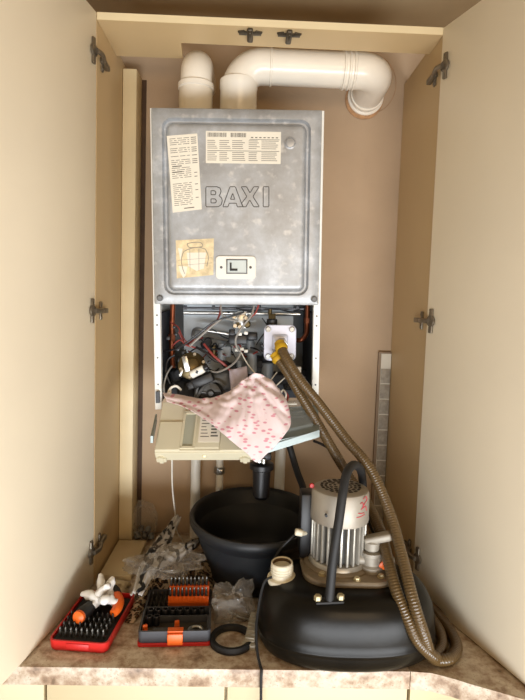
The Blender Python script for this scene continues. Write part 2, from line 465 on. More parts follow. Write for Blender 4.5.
def door(H, d, n, side):
    d = V((d[0], d[1], 0)).normalized(); n = V((n[0], n[1], 0)).normalized()
    W, TH = .428, .018
    H = V((H[0], H[1], 0))
    rot = Matrix((d, n, V((0, 0, 1)))).transposed()
    o = obj('door', MB().box(H + d * (W / 2 + .001) - n * (TH / 2) + V((0, 0, .004 + (ZT - .006) / 2)), (W, TH, ZT - .006), rot, .0012), K['cream_laminate'], cup)
    plabel(o, side + ' cupboard door standing open')
    for zc in (1.352, .727, .100):
        m_ = MB()
        c = H + d * .021 + n * .003 + V((0, 0, zc))
        m_.box(c, (.013, .006, .062), rot, .002)
        m_.cyl(c - n * .002, c + n * .004, .0145, 18, .001)
        ip = V((XL, 0, 0)) if side == 'left' else V((XR, 0, 0)); sg = 1 if side == 'left' else -1
        q = V((ip.x + sg * .006, YF + .045, zc))
        p0 = c + n * .008
        m_.tube([p0, p0 * .6 + q * .4 + V((sg * .008, 0, 0)), q], .0065, 8, 4, flat=.8)
        m_.box(V((ip.x + sg * .0065, YF + .052, zc)), (.012, .055, .013), None, .002)
        m_.box(V((ip.x + sg * .0025, YF + .040, zc)), (.004, .014, .048), None, .0012)
        m_.cyl(V((ip.x + sg * .002, YF + .040, zc + .017)), V((ip.x + sg * .006, YF + .040, zc + .017)), .005, 10)
        m_.cyl(V((ip.x + sg * .002, YF + .040, zc - .017)), V((ip.x + sg * .006, YF + .040, zc - .017)), .005, 10)
        obj('hinge', m_, K['hinge_metal'], o)
door((XL, YF - .001), (-.0574, -.321), (.321, -.0574), 'left')
door((XR - .003, YF - .001), (.121, -.362), (-.362, -.121), 'right')

# ------------------------------------------------------------------ boiler
from mathutils import Euler
BR = (math.radians(2.1), math.radians(-1.4), 0)
bo = thing('boiler', 'grey metal wall boiler with its front cover off and lower workings exposed', 'boiler', (-.026, 1.372, .5), BR)
BM = XF[bo.name]; BI = BM.inverted()
_C0 = BI @ V((0, 0, CAMZ))
def bl(px, py, dy=0.0):
    d = BI @ at(px, py, 1.0) - _C0          # where the sight line meets the boiler's own plane y = dy
    return _C0 + d * ((dy - _C0.y) / d.y)
def BO(name, mb, m, parent=bo, **k): return obj(name, mb, K[m], parent, local=True, **k)
HB = .733
for sg, nm in ((-1, 'left'), (1, 'right')):
    m_ = MB()
    xo = sg * .2145
    m_.box((xo - sg * .001, .165, HB / 2 - .011), (.002, .316, HB + .022))
    m_.box((xo - sg * .0085, .0065, HB / 2 - .011), (.017, .003, HB + .022), None, .0008)
    m_.box((xo - sg * .0165, .016, HB / 2), (.0015, .02, HB))
    o = BO('side_panel', m_, 'white_enamel'); plabel(o, nm + ' white side of the boiler casing')
    for z in (.045, .115, .20, .225): BO('screw', MB().cyl((xo - sg * .009, .0055, z), (xo - sg * .009, .0035, z), .0022, 10), 'dark_steel', o)
BO('back_plate', MB().box((0, .315, .37), (.424, .004, .735)), 'inside_grey')
BO('bottom_pan', MB().box((0, .20, .012), (.40, .006, .085), None, .001).box((0, .25, -.02), (.40, .10, .006), None, .001), 'inside_dark')
BO('inner_panel', MB().box((0, .19, .150), (.32, .004, .20)), mat('pale_sheet', 'B4BCC2', .45, .2, var=.1, scale=12) and 'pale_sheet')
BO('combustion_chamber', MB().box6(-.205, .205, .012, .312, .254, .728, .003), 'galv')
# chamber cover with pressed rounded panel
x0, x1, z0, z1 = -.2105, .2085, .2535, .7325
i0, i1, j0, j1 = bl(163.5, 0).x, bl(309, 0).x, bl(0 + 237, 294.5).z, bl(237, 119.5).z
i0, i1 = bl(163.5, 205).x, bl(309, 205).x
def L(a, r, y): return [(x, y, z) for x, z in rrect(i0 + a, i1 - a, j0 + a, j1 - a, r)]
outer = lambda y, a=0: [(x, y, z) for x, z in rrect(x0 + a, x1 - a, z0 + a, z1 - a, .004)]
m_ = MB()
m_.loops([outer(.012), outer(.001), outer(-.0005, .0015), L(-.002, .026, -.0005), L(.0006, .0235, .006), L(.003, .021, .0095), L(.0075, .018, .0095), L(.0105, .016, .003), L(.0135, .013, -.002), L(.018, .010, -.0042), L(.024, .006, -.0045)])
cov = BO('chamber_cover', m_, 'boiler_metal', angle=50)
m_ = MB()
for x in (-.06, .02, .10): m_.box((x, .004, z1 + .0008), (.02, .006, .003), None, .0005)
for px, py in ((160, 298), (314, 299)):
    p = bl(px, py); m_2 = MB()
    m_2.lathe([(.0075, 0), (.0085, .001), (.0085, .002)], (p.x, -.0005, p.z), (0, -1, 0), 20)
    m_2.lathe([(.006, .002), (.0065, .0045), (.005, .0058), (0, .006)], (p.x, -.0005, p.z), (0, -1, 0), 16)
    m_2.box((p.x, -.0064, p.z), (.008, .001, .0012), ry(35))
    BO('cover_screw', m_2, 'galv_dark')
p = bl(290, 143.5); m_ = MB()
m_.lathe([(.0155, 0), (.015, .0015), (.013, .002), (.0125, .001), (.0115, .0015), (.0105, .004), (.004, .005), (0, .005)], (p.x, -.004, p.z), (0, -1, 0), 28)
BO('inspection_plug', m_, 'galv')
# embossed lettering
def lp(u, v): p = bl(200 + u / 7, 180 + v / 7); return V((p.x, -.0048, p.z))
letters = [
 [(42, 50), (118, 50), (140, 58), (148, 78), (144, 98), (134, 112), (150, 126), (157, 146), (150, 174), (132, 188), (118, 190), (42, 190)],
 [(78, 78), (104, 78), (112, 88), (110, 102), (102, 106), (78, 106)], [(78, 135), (106, 135), (116, 146), (112, 160), (104, 163), (78, 163)],
 [(160, 190), (210, 50), (248, 50), (300, 190), (262, 190), (254, 165), (205, 165), (196, 190)], [(214, 138), (229, 95), (244, 138)],
 [(288, 50), (326, 50), (350, 94), (376, 50), (414, 50), (370, 118), (416, 190), (376, 190), (348, 142), (322, 190), (302, 190), (292, 164), (328, 118)],
 [(442, 50), (482, 50), (482, 190), (442, 190)]]
m_ = MB()
for poly in letters:
    P = [lp(*q) for q in poly]
    n_ = len(P); Q = []
    for k in range(n_):
        a, b = P[k], P[(k + 1) % n_]; Q += [a.lerp(b, .06), a.lerp(b, .5), a.lerp(b, .94)]
    m_.tube(Q, .0011, 6, 1, closed=True)
BO('embossed_lettering', m_, 'logo_shade_line')
# stickers: print lines lie on the paper
def sticker(name, quad, m, y=-.0050):
    P = [bl(*q) for q in quad]
    P = [V((p.x, 0, p.z)) for p in P]
    mb = MB().loops([[p + V((0, y + .0008, 0)) for p in P], [p + V((0, y, 0)) for p in P]])
    o = BO(name, mb, m)
    def q(u, v): return P[0].lerp(P[1], u).lerp(P[3].lerp(P[2], u), v) + V((0, y, 0))
    return o, q
def dash(mb, q, u0, u1, v, h):
    a, b, c, d = q(u0, v), q(u1, v), q(u1, v + h), q(u0, v + h); e = V((0, -.0003, 0))
    mb.loops([[a, b, c, d], [a + e, b + e, c + e, d + e]])
rnd = random.Random(3)
s1, q1 = sticker('specification_label', [(167, 136.5), (197.5, 134), (202, 209.5), (173, 213)], 'paper'); m_ = MB()
v = .04
while v < .93:
    if rnd.random() < .85:
        u = .08
        while u < .7:
            w = rnd.uniform(.08, .3); dash(m_, q1, u, min(.72, u + w), v, .0065); u += w + .05
        if v < .4: dash(m_, q1, .78, .95, v, .009)
        elif rnd.random() < .5: dash(m_, q1, .82, .92, v, .009)
    v += .0255
for v in (.395, .47): dash(m_, q1, .1, .42, v, .013)
dash(m_, q1, .4, .75, .955, .012)
BO('printed_text', m_, 'print_ink', s1)
s2, q2 = sticker('rating_label', [(206, 131.5), (281, 132.5), (280.5, 164.5), (206, 163.5)], 'paper')
m_ = MB()
u = .025
while u < .27: dash(m_, q2, u, u + .006, .05, .13); u += rnd.choice((.009, .011, .014))
u = .33
while u < .53: dash(m_, q2, u, u + .006, .05, .13); u += rnd.choice((.009, .011, .014))
dash(m_, q2, .02, .98, .60, .016); dash(m_, q2, .58, .98, .24, .014)
for k in range(7): dash(m_, q2, .6 + k * .055, .63 + k * .055, .17, .03)
BO('printed_barcode', m_, 'print_ink', s2)
m_ = MB()
for c0, c1 in ((.02, .16), (.18, .33), (.35, .53), (.57, .72), (.74, .97)):
    for v in (.28, .34, .40, .46, .52): dash(m_, q2, c0, c1 - rnd.uniform(0, .05), v, .022)
    for v in (.65, .71, .77, .83, .89): dash(m_, q2, c0, c1 - rnd.uniform(0, .05), v, .022)
BO('printed_text', m_, 'grey_ink', s2)
s3, q3 = sticker('yellowed_sticker', [(176, 240.5), (214, 238.5), (213.5, 275), (177, 278.5)], 'old_paper')
m_ = MB()
for pts in ([(.22, .3), (.38, .24), (.6, .22), (.78, .28)], [(.2, .3), (.14, .5), (.16, .72), (.22, .9)], [(.78, .28), (.86, .5), (.82, .75)], [(.3, .1), (.5, .08), (.66, .1), (.7, .2), (.5, .22), (.34, .2), (.3, .1)]):
    m_.tube([q3(*p) for p in pts], .0009, 5, 4)
for v in (.52, .66): dash(m_, q3, .04, .96, v, .008)
for u in (.36, .6): dash(m_, q3, u, u + .012, .25, .6)
BO('torn_lines', m_, 'grey_ink', s3)
m_ = MB()
for u0, u1, v0, v1 in ((.28, .8, .34, .8), (.06, .3, .68, .95), (.05, .18, .2, .5)):
    P = [q3(u0, v0), q3(u1, v0 + .03), q3(u1 - .06, v1), q3((u0 + u1) / 2, v1 + .05), q3(u0 + .04, v1 - .1)]
    m_.loops([[p for p in P], [p + V((0, -.00025, 0)) for p in P]])
BO('torn_patch', m_, 'paper', s3)
# white sight glass plate
a, b = bl(216, 279), bl(256, 256.5)
m_ = MB(); w_ = rrect(a.x, b.x, a.z, b.z, .009)
m_.loops([[(x, -.003, z) for x, z in w_], [(x, -.008, z) for x, z in w_], [(x * .98 + .02 * (a.x + b.x) / 2, -.0095, z * .98 + .02 * (a.z + b.z) / 2) for x, z in w_]])
sg_ = BO('sight_glass', m_, 'white_plastic')
a, b = bl(226.5, 274), bl(247.5, 259.5); m_ = MB()
for xx0, xx1, zz0, zz1 in ((a.x, b.x, a.z, a.z + .003), (a.x, b.x, b.z - .003, b.z), (a.x, a.x + .003, a.z, b.z), (b.x - .003, b.x, a.z, b.z)):
    m_.box6(xx0, xx1, -.0118, -.009, zz0, zz1, .0005)
BO('window_frame', m_, 'galv_dark', sg_)
BO('window_pane', MB().box6(a.x + .003, b.x - .003, -.0104, -.009, a.z + .003, b.z - .003), 'switch_clear', sg_)
c1_, c2_ = bl(233, 271), bl(235, 262); m_ = MB()
m_.box6(bl(230, 0).x, bl(231.8, 0).x, -.012, -.0105, bl(237, 270.5).z, bl(237, 263).z).box6(bl(230, 0).x, bl(238, 0).x, -.012, -.0105, bl(237, 271).z, bl(237, 268.8).z)
BO('electrode', m_, 'black_plastic', sg_)
for px in (221.5, 250.5):
    p = bl(px, 267.5); BO('plate_screw', MB().lathe([(.0035, 0), (.003, .0015), (0, .002)], (p.x, -.0094, p.z), (0, -1, 0), 14), 'dark_steel', sg_)

# ---- exposed workings
m_ = MB()
m_.tube([bl(173, 303, .12), bl(172, 330, .12), bl(172, 352, .12), bl(173, 368, .11)], .0072, 12, 4)
m_.cyl(bl(172, 334, .12), bl(172, 341, .12), .0105, 6)
BO('copper_pipe', m_, 'copper')
m_ = MB(); m_.tube([bl(307.5, 303, .12), bl(307, 322, .12), bl(306, 334, .115), bl(301, 340, .11), bl(296, 340, .12)], .0068, 12, 5); m_.cyl(bl(307.3, 318, .12), bl(307.2, 323, .12), .0095, 6)
BO('copper_pipe', m_, 'copper')
m_ = MB(); m_.cyl(bl(183, 308, .07), bl(304, 309, .07), .0035, 10)
for px in (184, 212, 258, 296): m_.cyl(bl(px, 307.5, .07), bl(px + 3, 307.5, .07), .006, 8)
BO('burner_rail', m_, 'dark_steel')
BO('gas_manifold', MB().cyl(bl(184, 312.5, .11), bl(300, 314, .11), .0055, 12), 'steel')
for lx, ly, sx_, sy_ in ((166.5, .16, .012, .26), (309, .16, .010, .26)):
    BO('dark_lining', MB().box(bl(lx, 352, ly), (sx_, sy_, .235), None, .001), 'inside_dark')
m_ = MB(); m_.tube([bl(196, 342, .14), bl(193, 336, .14), bl(195, 329.5, .13), bl(203, 330, .12), bl(228, 334, .12), bl(240, 337, .12)], .005, 10, 5)
m_.tube([bl(196, 340, .15), bl(204, 336, .14), bl(230, 341, .13)], .0042, 10, 5)
BO('chrome_pipe', m_, 'steel')
# gas valve
m_ = MB()
m_.box(bl(240, 320, .10), (.038, .05, .045), ry(4), .004); m_.box(bl(242, 313, .09), (.028, .03, .012), None, .002)
for px, py in ((234, 317), (246, 318), (240, 327), (235, 326)): m_.cyl(bl(px, py, .075), bl(px, py, .06), .006, 12, .001)
m_.cyl(bl(250, 322, .09), bl(256, 322, .09), .008, 6)
gv = BO('gas_valve', m_, 'steel')
BO('solenoid', MB().box(bl(238, 339, .08), (.05, .045, .026), None, .004).box(bl(252, 336, .10), (.03, .03, .02), None, .003).box(bl(232, 333, .07), (.016, .02, .02), None, .002), 'black_plastic')
BO('valve_knob', MB().lathe([(.010, 0), (.010, .010), (.007, .013), (0, .013)], bl(247, 324, .075), (0, -1, 0), 16).box(bl(238, 325, .072), (.006, .006, .012)), 'brass')
for px, py in ((237, 350), (242, 349), (246, 351), (240, 334), (246, 333)): BO('wire_connector', MB().box(bl(px, py, .045), (.010, .010, .008), None, .0015), 'white_plastic')
BO('brass_valve', MB().cyl(bl(214, 346, .12), bl(214, 360, .12), .0085, 12, .002).cyl(bl(214, 345, .12), bl(214, 349, .12), .0105, 6).cyl(bl(209, 356, .12), bl(220, 356, .12), .006, 10), 'brass')
BO('flow_sensor', MB().box(bl(225, 351, .11), (.036, .04, .032), None, .005).cyl(bl(222, 343, .10), bl(222, 360, .10), .012, 16, .002), 'inside_grey')
m_ = MB(); m_.cyl(bl(250, 340, .13), bl(251, 380, .13), .013, 18, .002); m_.cyl(bl(252, 352, .10), bl(252, 372, .10), .014, 18, .003); m_.cyl(bl(267, 362, .12), bl(267, 386, .12), .017, 18, .003); m_.cyl(bl(239, 360, .12), bl(240, 385, .12), .009, 12)
BO('hydraulic_block', m_, 'inside_grey')
BO('lower_manifold', MB().box(bl(262, 378, .14), (.17, .06, .03), None, .006).cyl(bl(262, 358, .11), bl(290, 360, .11), .012, 14, .002), 'inside_dark')
# heat exchanger flange
c = bl(280, 343, .02); w_ = []
for x, z in rrect(-.0425, .0425, -.0475, .0475, .015, 5): w_.append((x, z))
def flg(y, k): return [(c.x + x * k * (1 - .06 * math.cos(math.atan2(z, x) * 4) * 0), c.y + y, c.z + z * k) for x, z in w_]
m_ = MB().loops([flg(.014, .97), flg(.002, 1.0), flg(0, .965), flg(-.001, .5), flg(-.006, .42), flg(-.007, .34)])
fl = BO('valve_flange', m_, 'lavender_plate')
for dx, dz in ((-.031, .0355), (.031, .0355), (-.031, -.0355), (.031, -.0355)):
    q = c + V((dx, -.001, dz)); m_ = MB().lathe([(.0075, 0), (.0075, .003), (.0062, .005), (.0045, .005), (.004, .003), (0, .003)], q, (0, -1, 0), 18)
    BO('flange_screw', m_, 'steel', fl)
BO('flange_body', MB().cyl(c + V((0, .014, 0)), c + V((0, .13, 0)), .030, 20, .002).box(c + V((0, .05, .0)), (.06, .06, .075), None, .008), 'dark_steel')
BO('flange_nut', MB().cyl(c + V((.004, -.006, 0)), c + V((.004, -.024, -.002)), .0155, 6, .001).cyl(c + V((-.004, -.004, -.026)), c + V((-.004, -.02, -.03)), .012, 6, .001), 'steel')
BO('vent_cap', MB().cyl(bl(272, 326, .05), bl(272, 319, .05), .0145, 18, .002), 'black_plastic')
BO('vent_valve', MB().cyl(bl(272, 319, .05), bl(272, 313.5, .05), .011, 6, .001).cyl(bl(270, 313.5, .05), bl(270, 309, .05), .006, 10), 'brass')
# diverter diaphragm
d0 = bl(192, 366, .05); ax = (.15, -1, .25)
m_ = MB().lathe([(.034, 0), (.037, .003), (.037, .008), (.030, .012), (.020, .015), (.018, .022), (.009, .024), (0, .024)], d0, ax, 28)
dv = BO('diverter_housing', m_, 'brass')
qm = V(ax).to_track_quat('Z', 'Y').to_matrix()
for k in range(6):
    a = 2 * PI * k / 6 + .3
    BO('housing_screw', MB().cyl(d0 + qm @ V((.031 * math.cos(a), .031 * math.sin(a), .008)), d0 + qm @ V((.031 * math.cos(a), .031 * math.sin(a), .016)), .0042, 8), 'steel', dv)
BO('diverter_bracket', MB().box(bl(186, 364, .02), (.014, .003, .042), ry(-12), .001).box(bl(181, 373, .022), (.006, .003, .02), ry(20), .001), 'steel')
BO('motor_head', MB().cyl(bl(191, 375, .015), bl(204, 368.5, .01), .0105, 18, .002), 'white_plastic')
BO('motor_plug', MB().box(bl(197, 372, .003), (.006, .003, .008), ry(20)).cyl(bl(204, 368.5, .01), bl(208, 366.5, .01), .0085, 14, .002), 'black_plastic')
BO('actuator', MB().box(bl(203, 380, .03), (.058, .03, .026), ry(-24), .004).box(bl(191, 385, .03), (.02, .02, .02), ry(-24), .003), 'black_plastic')
# circulation pump
p0 = bl(210, 394, .02)
BO('pump_body', MB().box(bl(222, 381, .07), (.052, .06, .052), ry(-12), .012, 3).lathe([(.040, 0), (.040, .05), (.036, .056)], bl(212, 393, .085), (-.1, -1, .1), 26).tube([bl(196, 404, .03), bl(200, 392, .03), bl(208, 383, .03), bl(217, 381, .03), bl(225, 386, .03)], .0042, 8, 5), 'pump_grey')
BO('pump_head', MB().lathe([(.034, 0), (.034, .012), (.030, .015), (.028, .011), (.012, .011), (.011, .015), (0, .015)], bl(211, 393.5, .04), (-.1, -1, .15), 30), 'black_plastic')
m_ = MB(); o_ = bl(211, 393.5, .027)
for k in range(5):
    a = k * 2 * PI / 5 + .5; m_.box(o_ + V((.019 * math.cos(a), 0, .019 * math.sin(a))), (.012, .003, .0025), ry(-math.degrees(a)))
m_.cyl(o_ + V((0, .003, 0)), o_ + V((0, -.003, 0)), .007, 16, .001)
BO('pump_screw', m_, 'galv_dark')
BO('white_fitting', MB().box(bl(297, 370, .06), (.022, .02, .020), None, .003).cyl(bl(291, 371, .07), bl(296, 371, .07), .007, 12), 'white_plastic')
def wire(name, m, pts, r=.0019):
    return BO(name, MB().tube([bl(*p) for p in pts], r, 7, 6), m)
wire('wire', 'wire_red', [(221, 303, .05), (220, 313, .04), (216, 322, .04), (210, 327, .05), (204, 333, .06)], .0028)
wire('wire', 'wire_grey', [(221, 303, .04), (222, 314, .03), (228, 319, .03), (238, 321, .04)], .0026)
wire('wire', 'wire_red', [(259, 303, .05), (256, 312, .04), (250, 318, .04), (244, 324, .05)], .0025)
wire('wire', 'wire_grey', [(254, 306, .03), (251, 316, .02), (243, 326, .02), (236, 338, .02), (237, 348, .02), (241, 352, .02)], .0028)
wire('wire', 'black_plastic', [(160, 352, .06), (178, 348, .03), (196, 336, .02), (214, 322, .02), (232, 316, .03), (244, 312, .04)], .0026)
wire('wire', 'wire_grey', [(190, 346, .03), (203, 334, .02), (216, 323, .02), (226, 316, .03)], .0032)
wire('wire', 'wire_grey', [(241, 352, .02), (237, 360, .015), (229, 367, .015), (218, 372, .02), (211, 371, .03)], .0030)
wire('wire', 'wire_white', [(241, 352, .02), (247, 363, .005), (256, 374, 0), (266, 382, 0), (275, 388, .02)], .0017)
wire('wire', 'wire_white', [(295, 371, .04), (287, 376, .0), (276, 386, -.02), (266, 396, -.04)], .0018)
wire('wire', 'wire_white', [(277, 372, .04), (271, 380, .02), (266, 389, .0)], .0017)
wire('wire', 'wire_red', [(204, 344, .05), (214, 356, .03), (226, 366, .03), (236, 377, .05), (246, 384, .07)], .0034)
wire('wire', 'wire_red', [(172, 346, .06), (180, 340, .05), (186, 345, .05), (197, 348, .06)], .0022)
wire('wire', 'wire_red', [(170, 322, .09), (178, 327, .08), (182, 336, .07), (188, 344, .06)], .0018)
wire('wire', 'black_plastic', [(196, 347, .04), (206, 353, .03), (216, 361, .03), (226, 362, .04), (232, 366, .06)], .0034)
wire('wire', 'black_plastic', [(262, 318, .05), (268, 328, .05), (262, 336, .05), (256, 345, .06)], .0018)
wire('wire', 'black_plastic', [(175, 355, .05), (168, 360, .05), (166, 372, .04), (170, 384, .04)], .0028)
wire('wire', 'black_plastic', [(236, 308, .05), (250, 311, .04), (276, 309, .05), (292, 312, .06), (301, 308, .07)], .0022)
wire('wire', 'wire_grey', [(165, 398, .01), (164, 386, .02), (167, 374, .03), (172, 366, .05)], .0022)
wire('wire', 'wire_white', [(167, 398, -.01), (170, 389, -.01), (176, 386, -.01), (181, 390, -.0)], .0032)
wire('wire', 'wire_white', [(280, 395, -.02), (283, 390, -.02), (286, 394, -.03), (285, 400, -.03)], .0022)
wire('wire', 'wire_red', [(284, 391, .0), (288, 396, -.01), (286, 403, -.01)], .0028)
wire('wire', 'wire_white', [(284, 403, -.03), (290, 404, -.04), (297, 404, -.04)], .0026)
rw = random.Random(12)
for k in range(13):
    xs_, ys_ = rw.uniform(172, 250), rw.uniform(322, 372); pts = []
    for q in range(4):
        pts.append((xs_, ys_, rw.uniform(.06, .13))); xs_ += rw.uniform(4, 16); ys_ += rw.uniform(-12, 14)
    wire('wire', rw.choice(['black_plastic', 'black_plastic', 'inside_dark', 'wire_red']), pts, rw.uniform(.0016, .0028))
for px, py, a_, b_, c_ in ((232, 372, .05, .04, .05), (258, 366, .04, .04, .06), (292, 384, .05, .05, .03), (186, 388, .05, .04, .05), (176, 376, .03, .03, .04), (206, 344, .03, .03, .02)):
    BO('dark_fitting', MB().box(bl(px, py, .14), (a_, b_, c_), ry(rw.uniform(-15, 15)), .008, 3).cyl(bl(px + 2, py - 2, .11), bl(px + 2, py - 2, .16), .012, 14, .002), 'inside_dark')
m_ = MB()
for px, py, s in ((184, 352, .012), (178, 349, .010), (168, 338, .010), (176, 334, .008), (174, 327, .007), (200, 362, .010), (209, 362, .008), (262, 352, .010), (263, 345, .012), (304, 378, .010), (296, 382, .014), (180, 360, .012)):
    m_.box(bl(px, py, .07), (s, s * 1.2, s * .9), ry(rnd.uniform(-30, 30)), .001)
BO('terminal', m_, 'black_plastic')
# hanging tray and control box
BO('service_tray', None or MB().loops([[bl(*q) for q in ((247, 410, -.005), (318, 405, .0), (319.5, 431, -.105), (249, 447, -.125))], [bl(*q) for q in ((247, 418, -.005), (318, 412, .0), (319.5, 436, -.105), (249, 454, -.125))]]), 'tray_grey')
m_ = MB()
m_.loops([[bl(*q) for q in ((319.5, 430, -.105), (319.5, 437, -.105), (258, 456, -.13), (258, 449, -.13))], [bl(*q) for q in ((318, 430, -.09), (318, 437, -.09), (258, 456, -.11), (258, 449, -.11))]])
BO('tray_lip', m_, 'tray_grey'); m_ = MB()
m_.loops([[bl(*q) for q in ((155.5, 414, -.02), (157, 414, -.02), (153, 436, -.12), (150.5, 436, -.12))], [bl(*q) for q in ((155.5, 422, -.02), (157, 422, -.02), (153, 443, -.12), (150.5, 443, -.12))]])
BO('tray_lip', m_, 'tray_grey')
m_ = MB()
m_.loops([[bl(*q) for q in ((284, 406, -.02), (312, 404, -.02), (313, 427, -.085), (284, 434, -.09))], [bl(*q) for q in ((284, 401, -.025), (312, 399, -.025), (313, 423, -.09), (284, 430, -.095))]])
BO('clear_cover', m_, 'clear_tray')
m_ = MB()
for py in (408, 413, 418, 423): m_.tube([bl(285, py, -.03), bl(298, py - 1, -.05), bl(312, py - 2, -.05)], .0012, 6, 4)
BO('cover_rib', m_, 'clear_tray')
# control box, hinged forward: basis
A = bl(163, 402, -.015); Bq = bl(152, 451, -.127)
ux = V((1, 0, 0)) * .238; vy = V((A.x - .006, Bq.y, Bq.z)) - A; vy.x = -.004
nz = V((1, 0, 0)).cross(vy).normalized()
if nz.z < 0: nz = -nz
def cb(u, v, h=0): return A + V((u * .236, 0, 0)) + vy * v + nz * h
def cbox(u0, u1, v0, v1, h0, h1, ins=.0):
    lo = [cb(u0, v0, h0), cb(u1, v0, h0), cb(u1, v1, h0), cb(u0, v1, h0)]
    hi = [cb(u0 + ins, v0 + ins, h1), cb(u1 - ins, v0 + ins, h1), cb(u1 - ins, v1 - ins, h1), cb(u0 + ins, v1 - ins, h1)]
    return lo, hi
m_ = MB()
for args in ((0.0, 1.0, 0, 1, -.042, 0), (.0, .26, .42, 1.003, 0, .0035, .012), (.66, 1.0, .05, 1.0, 0, .003), (.0, 1.0, .96, 1.02, -.03, -.004), (.38, .66, .28, .96, .0, .002, .02)):
    m_.loops(cbox(*args))
cbx = BO('control_box', m_, 'panel_beige')
mod = cbx.modifiers.new('bevel', 'BEVEL'); mod.width = .0025; mod.segments = 2
BO('recessed_slot', MB().loops(cbox(.27, .385, .26, .93, .0005, .0012)), 'panel_recess', cbx)
m_ = MB()
for args in ((.25, .275, .24, .95, 0, .004), (.38, .40, .24, .95, 0, .004), (.25, .40, .22, .27, 0, .004), (.25, .40, .92, .96, 0, .004)): m_.loops(cbox(*args))
BO('slot_frame', m_, 'panel_beige', cbx)
lb = BO('wiring_label', MB().loops(cbox(.43, .65, .33, .84, .0022, .003)), 'paper', cbx)
m_ = MB()
for k in range(6):
    m_.loops(cbox(.45, .45 + rnd.uniform(.05, .10), .40 + .065 * k, .415 + .065 * k, .003, .0033)); m_.loops(cbox(.555, .63 - rnd.uniform(0, .03), .38 + .065 * k, .41 + .065 * k, .003, .0033))
BO('wiring_print', m_, 'print_ink', cbx)
for u in (.06, .92):
    BO('clip_tab', MB().loops(cbox(u - .05, u + .05, 1.0, 1.045, -.040, -.024)).loops(cbox(u - .02, u + .02, 1.0, 1.06, -.042, -.018)), 'panel_beige', cbx)
BO('cover_knob', MB().lathe([(.005, 0), (.004, .003), (0, .004)], cb(.5, 1.02, -.018), (0, -1, 0), 12), 'bolt_brass', cbx)
BO('hinge_bracket', MB().box(bl(158, 397, .0), (.010, .012, .03)), 'black_plastic')
# condensate trap under the boiler
t0 = at(262, 462, 1.45); m_ = MB()
m_.lathe([(.014, .03), (.014, 0), (.030, -.002), (.034, -.006), (.034, -.018), (.026, -.022), (.024, -.06), (.024, -.095), (.016, -.105), (0, -.105)], t0, (0, 0, 1), 26)
m_.box(t0 + V((0, 0, .02)), (.05, .04, .02), None, .003)
obj('condensate_trap', m_, K['black_plastic'], bo)
obj('trap_fitting', MB().cyl(t0 + V((-.008, -.02, .004)), t0 + V((-.008, -.02, .024)), .007, 10, .001).cyl(t0 + V((.004, -.024, .004)), t0 + V((.004, -.024, .016)), .006, 10), K['steel'], bo)

# ------------------------------------------------------------------ flues
def ringed(mb, o, ax, r, *zs):
    for z in zs: mb.lathe([(r, z - .004), (r + .003, z - .002), (r + .003, z + .002), (r, z + .004)], o, ax, 32)
fy = 1.53
pA = BI @ V((0, 0, 0))
# air inlet, turns straight back into the wall
ca = at(196, 95, fy); ztop = 1.2435
fl1 = thing('air_intake_flue', 'short white elbow flue turning straight back into the wall', 'flue pipe', (ca.x, fy, ztop))
ra = .0435
obj('flue_socket', MB().lathe([(ra + .003, ztop), (ra + .003, ca.z + .012), (ra + .0065, ca.z + .014), (ra + .0065, ca.z + .026), (ra + .002, ca.z + .03), (ra - .002, ca.z + .03)], (ca.x, fy, 0), (0, 0, 1), 36), K['flue_white'], fl1)
zc = at(196, 71, fy).z + .004
arc = [V((ca.x, fy, ca.z + .02)), V((ca.x, fy, zc - .03))]
for k in range(0, 10):
    a = math.radians(10 * k); arc.append(V((ca.x, fy + .05 - .05 * math.cos(a), zc - .02 + .05 * math.sin(a) - .008)))
arc.append(V((ca.x, 1.6995, arc[-1].z)))
obj('flue_elbow', MB().tube(arc, ra, 32, 1), K['flue_white'], fl1)
# exhaust
ce = at(238.5, 95, fy); re = .0475
fl2 = thing('exhaust_flue', 'long white flue running right above the boiler into the wall', 'flue pipe', (ce.x, fy, 1.2445))
zt = at(238, 82, fy).z
obj('flue_socket', MB().lathe([(re + .0035, 1.2445), (re + .0035, zt - .022), (re + .005, zt - .02), (re + .005, zt), (re, zt + .004), (re - .002, zt + .004)], (ce.x, fy, 0), (0, 0, 1), 36), K['flue_white'], fl2)
h0 = at(268, 67.5, fy); h1 = at(352, 69.5, fy)
hz = (h0.z + h1.z) / 2 - .001
arc = [V((ce.x, fy, zt - .01))]
Rb = .066
for k in range(0, 10):
    a = math.radians(10 * k); arc.append(V((ce.x + Rb - Rb * math.cos(a), fy, hz - Rb + Rb * math.sin(a))))
arc.append(V((h0.x + .012, fy, hz)))
obj('flue_elbow', MB().tube(arc, re, 36, 1), K['flue_white'], fl2)
m_ = MB(); m_.cyl(V((h0.x, fy, hz)), V((h1.x, fy, hz)), re - .001, 36)
ringed(m_, V((h0.x, fy, hz)), (1, 0, 0), re - .001, .008)
obj('flue_pipe', m_, K['flue_white'], fl2)
xe = at(377, 70, fy).x
arc = [V((h1.x - .03, fy, hz)), V((xe - .05, fy, hz))]
for k in range(0, 10):
    a = math.radians(10 * k); arc.append(V((xe - .05 + .055 * math.sin(a), fy + .055 - .055 * math.cos(a), hz)))
arc.append(V((xe + .005, 1.6995, hz - .004)))
m_ = MB().tube(arc, re + .0005, 36, 1); ringed(m_, V((h1.x, fy, hz)), (1, 0, 0), re + .0005, -.024, -.01, .004)
obj('flue_elbow', m_, K['flue_white'], fl2)
m_ = MB(); m_.lathe([(re + .008, 0), (re + .008, .01), (re + .002, .014), (re + .002, .03)], V((xe + .004, 1.6985, hz - .006)), (0, -1, 0), 36)
obj('wall_seal', m_, K['flue_white'], fl2)
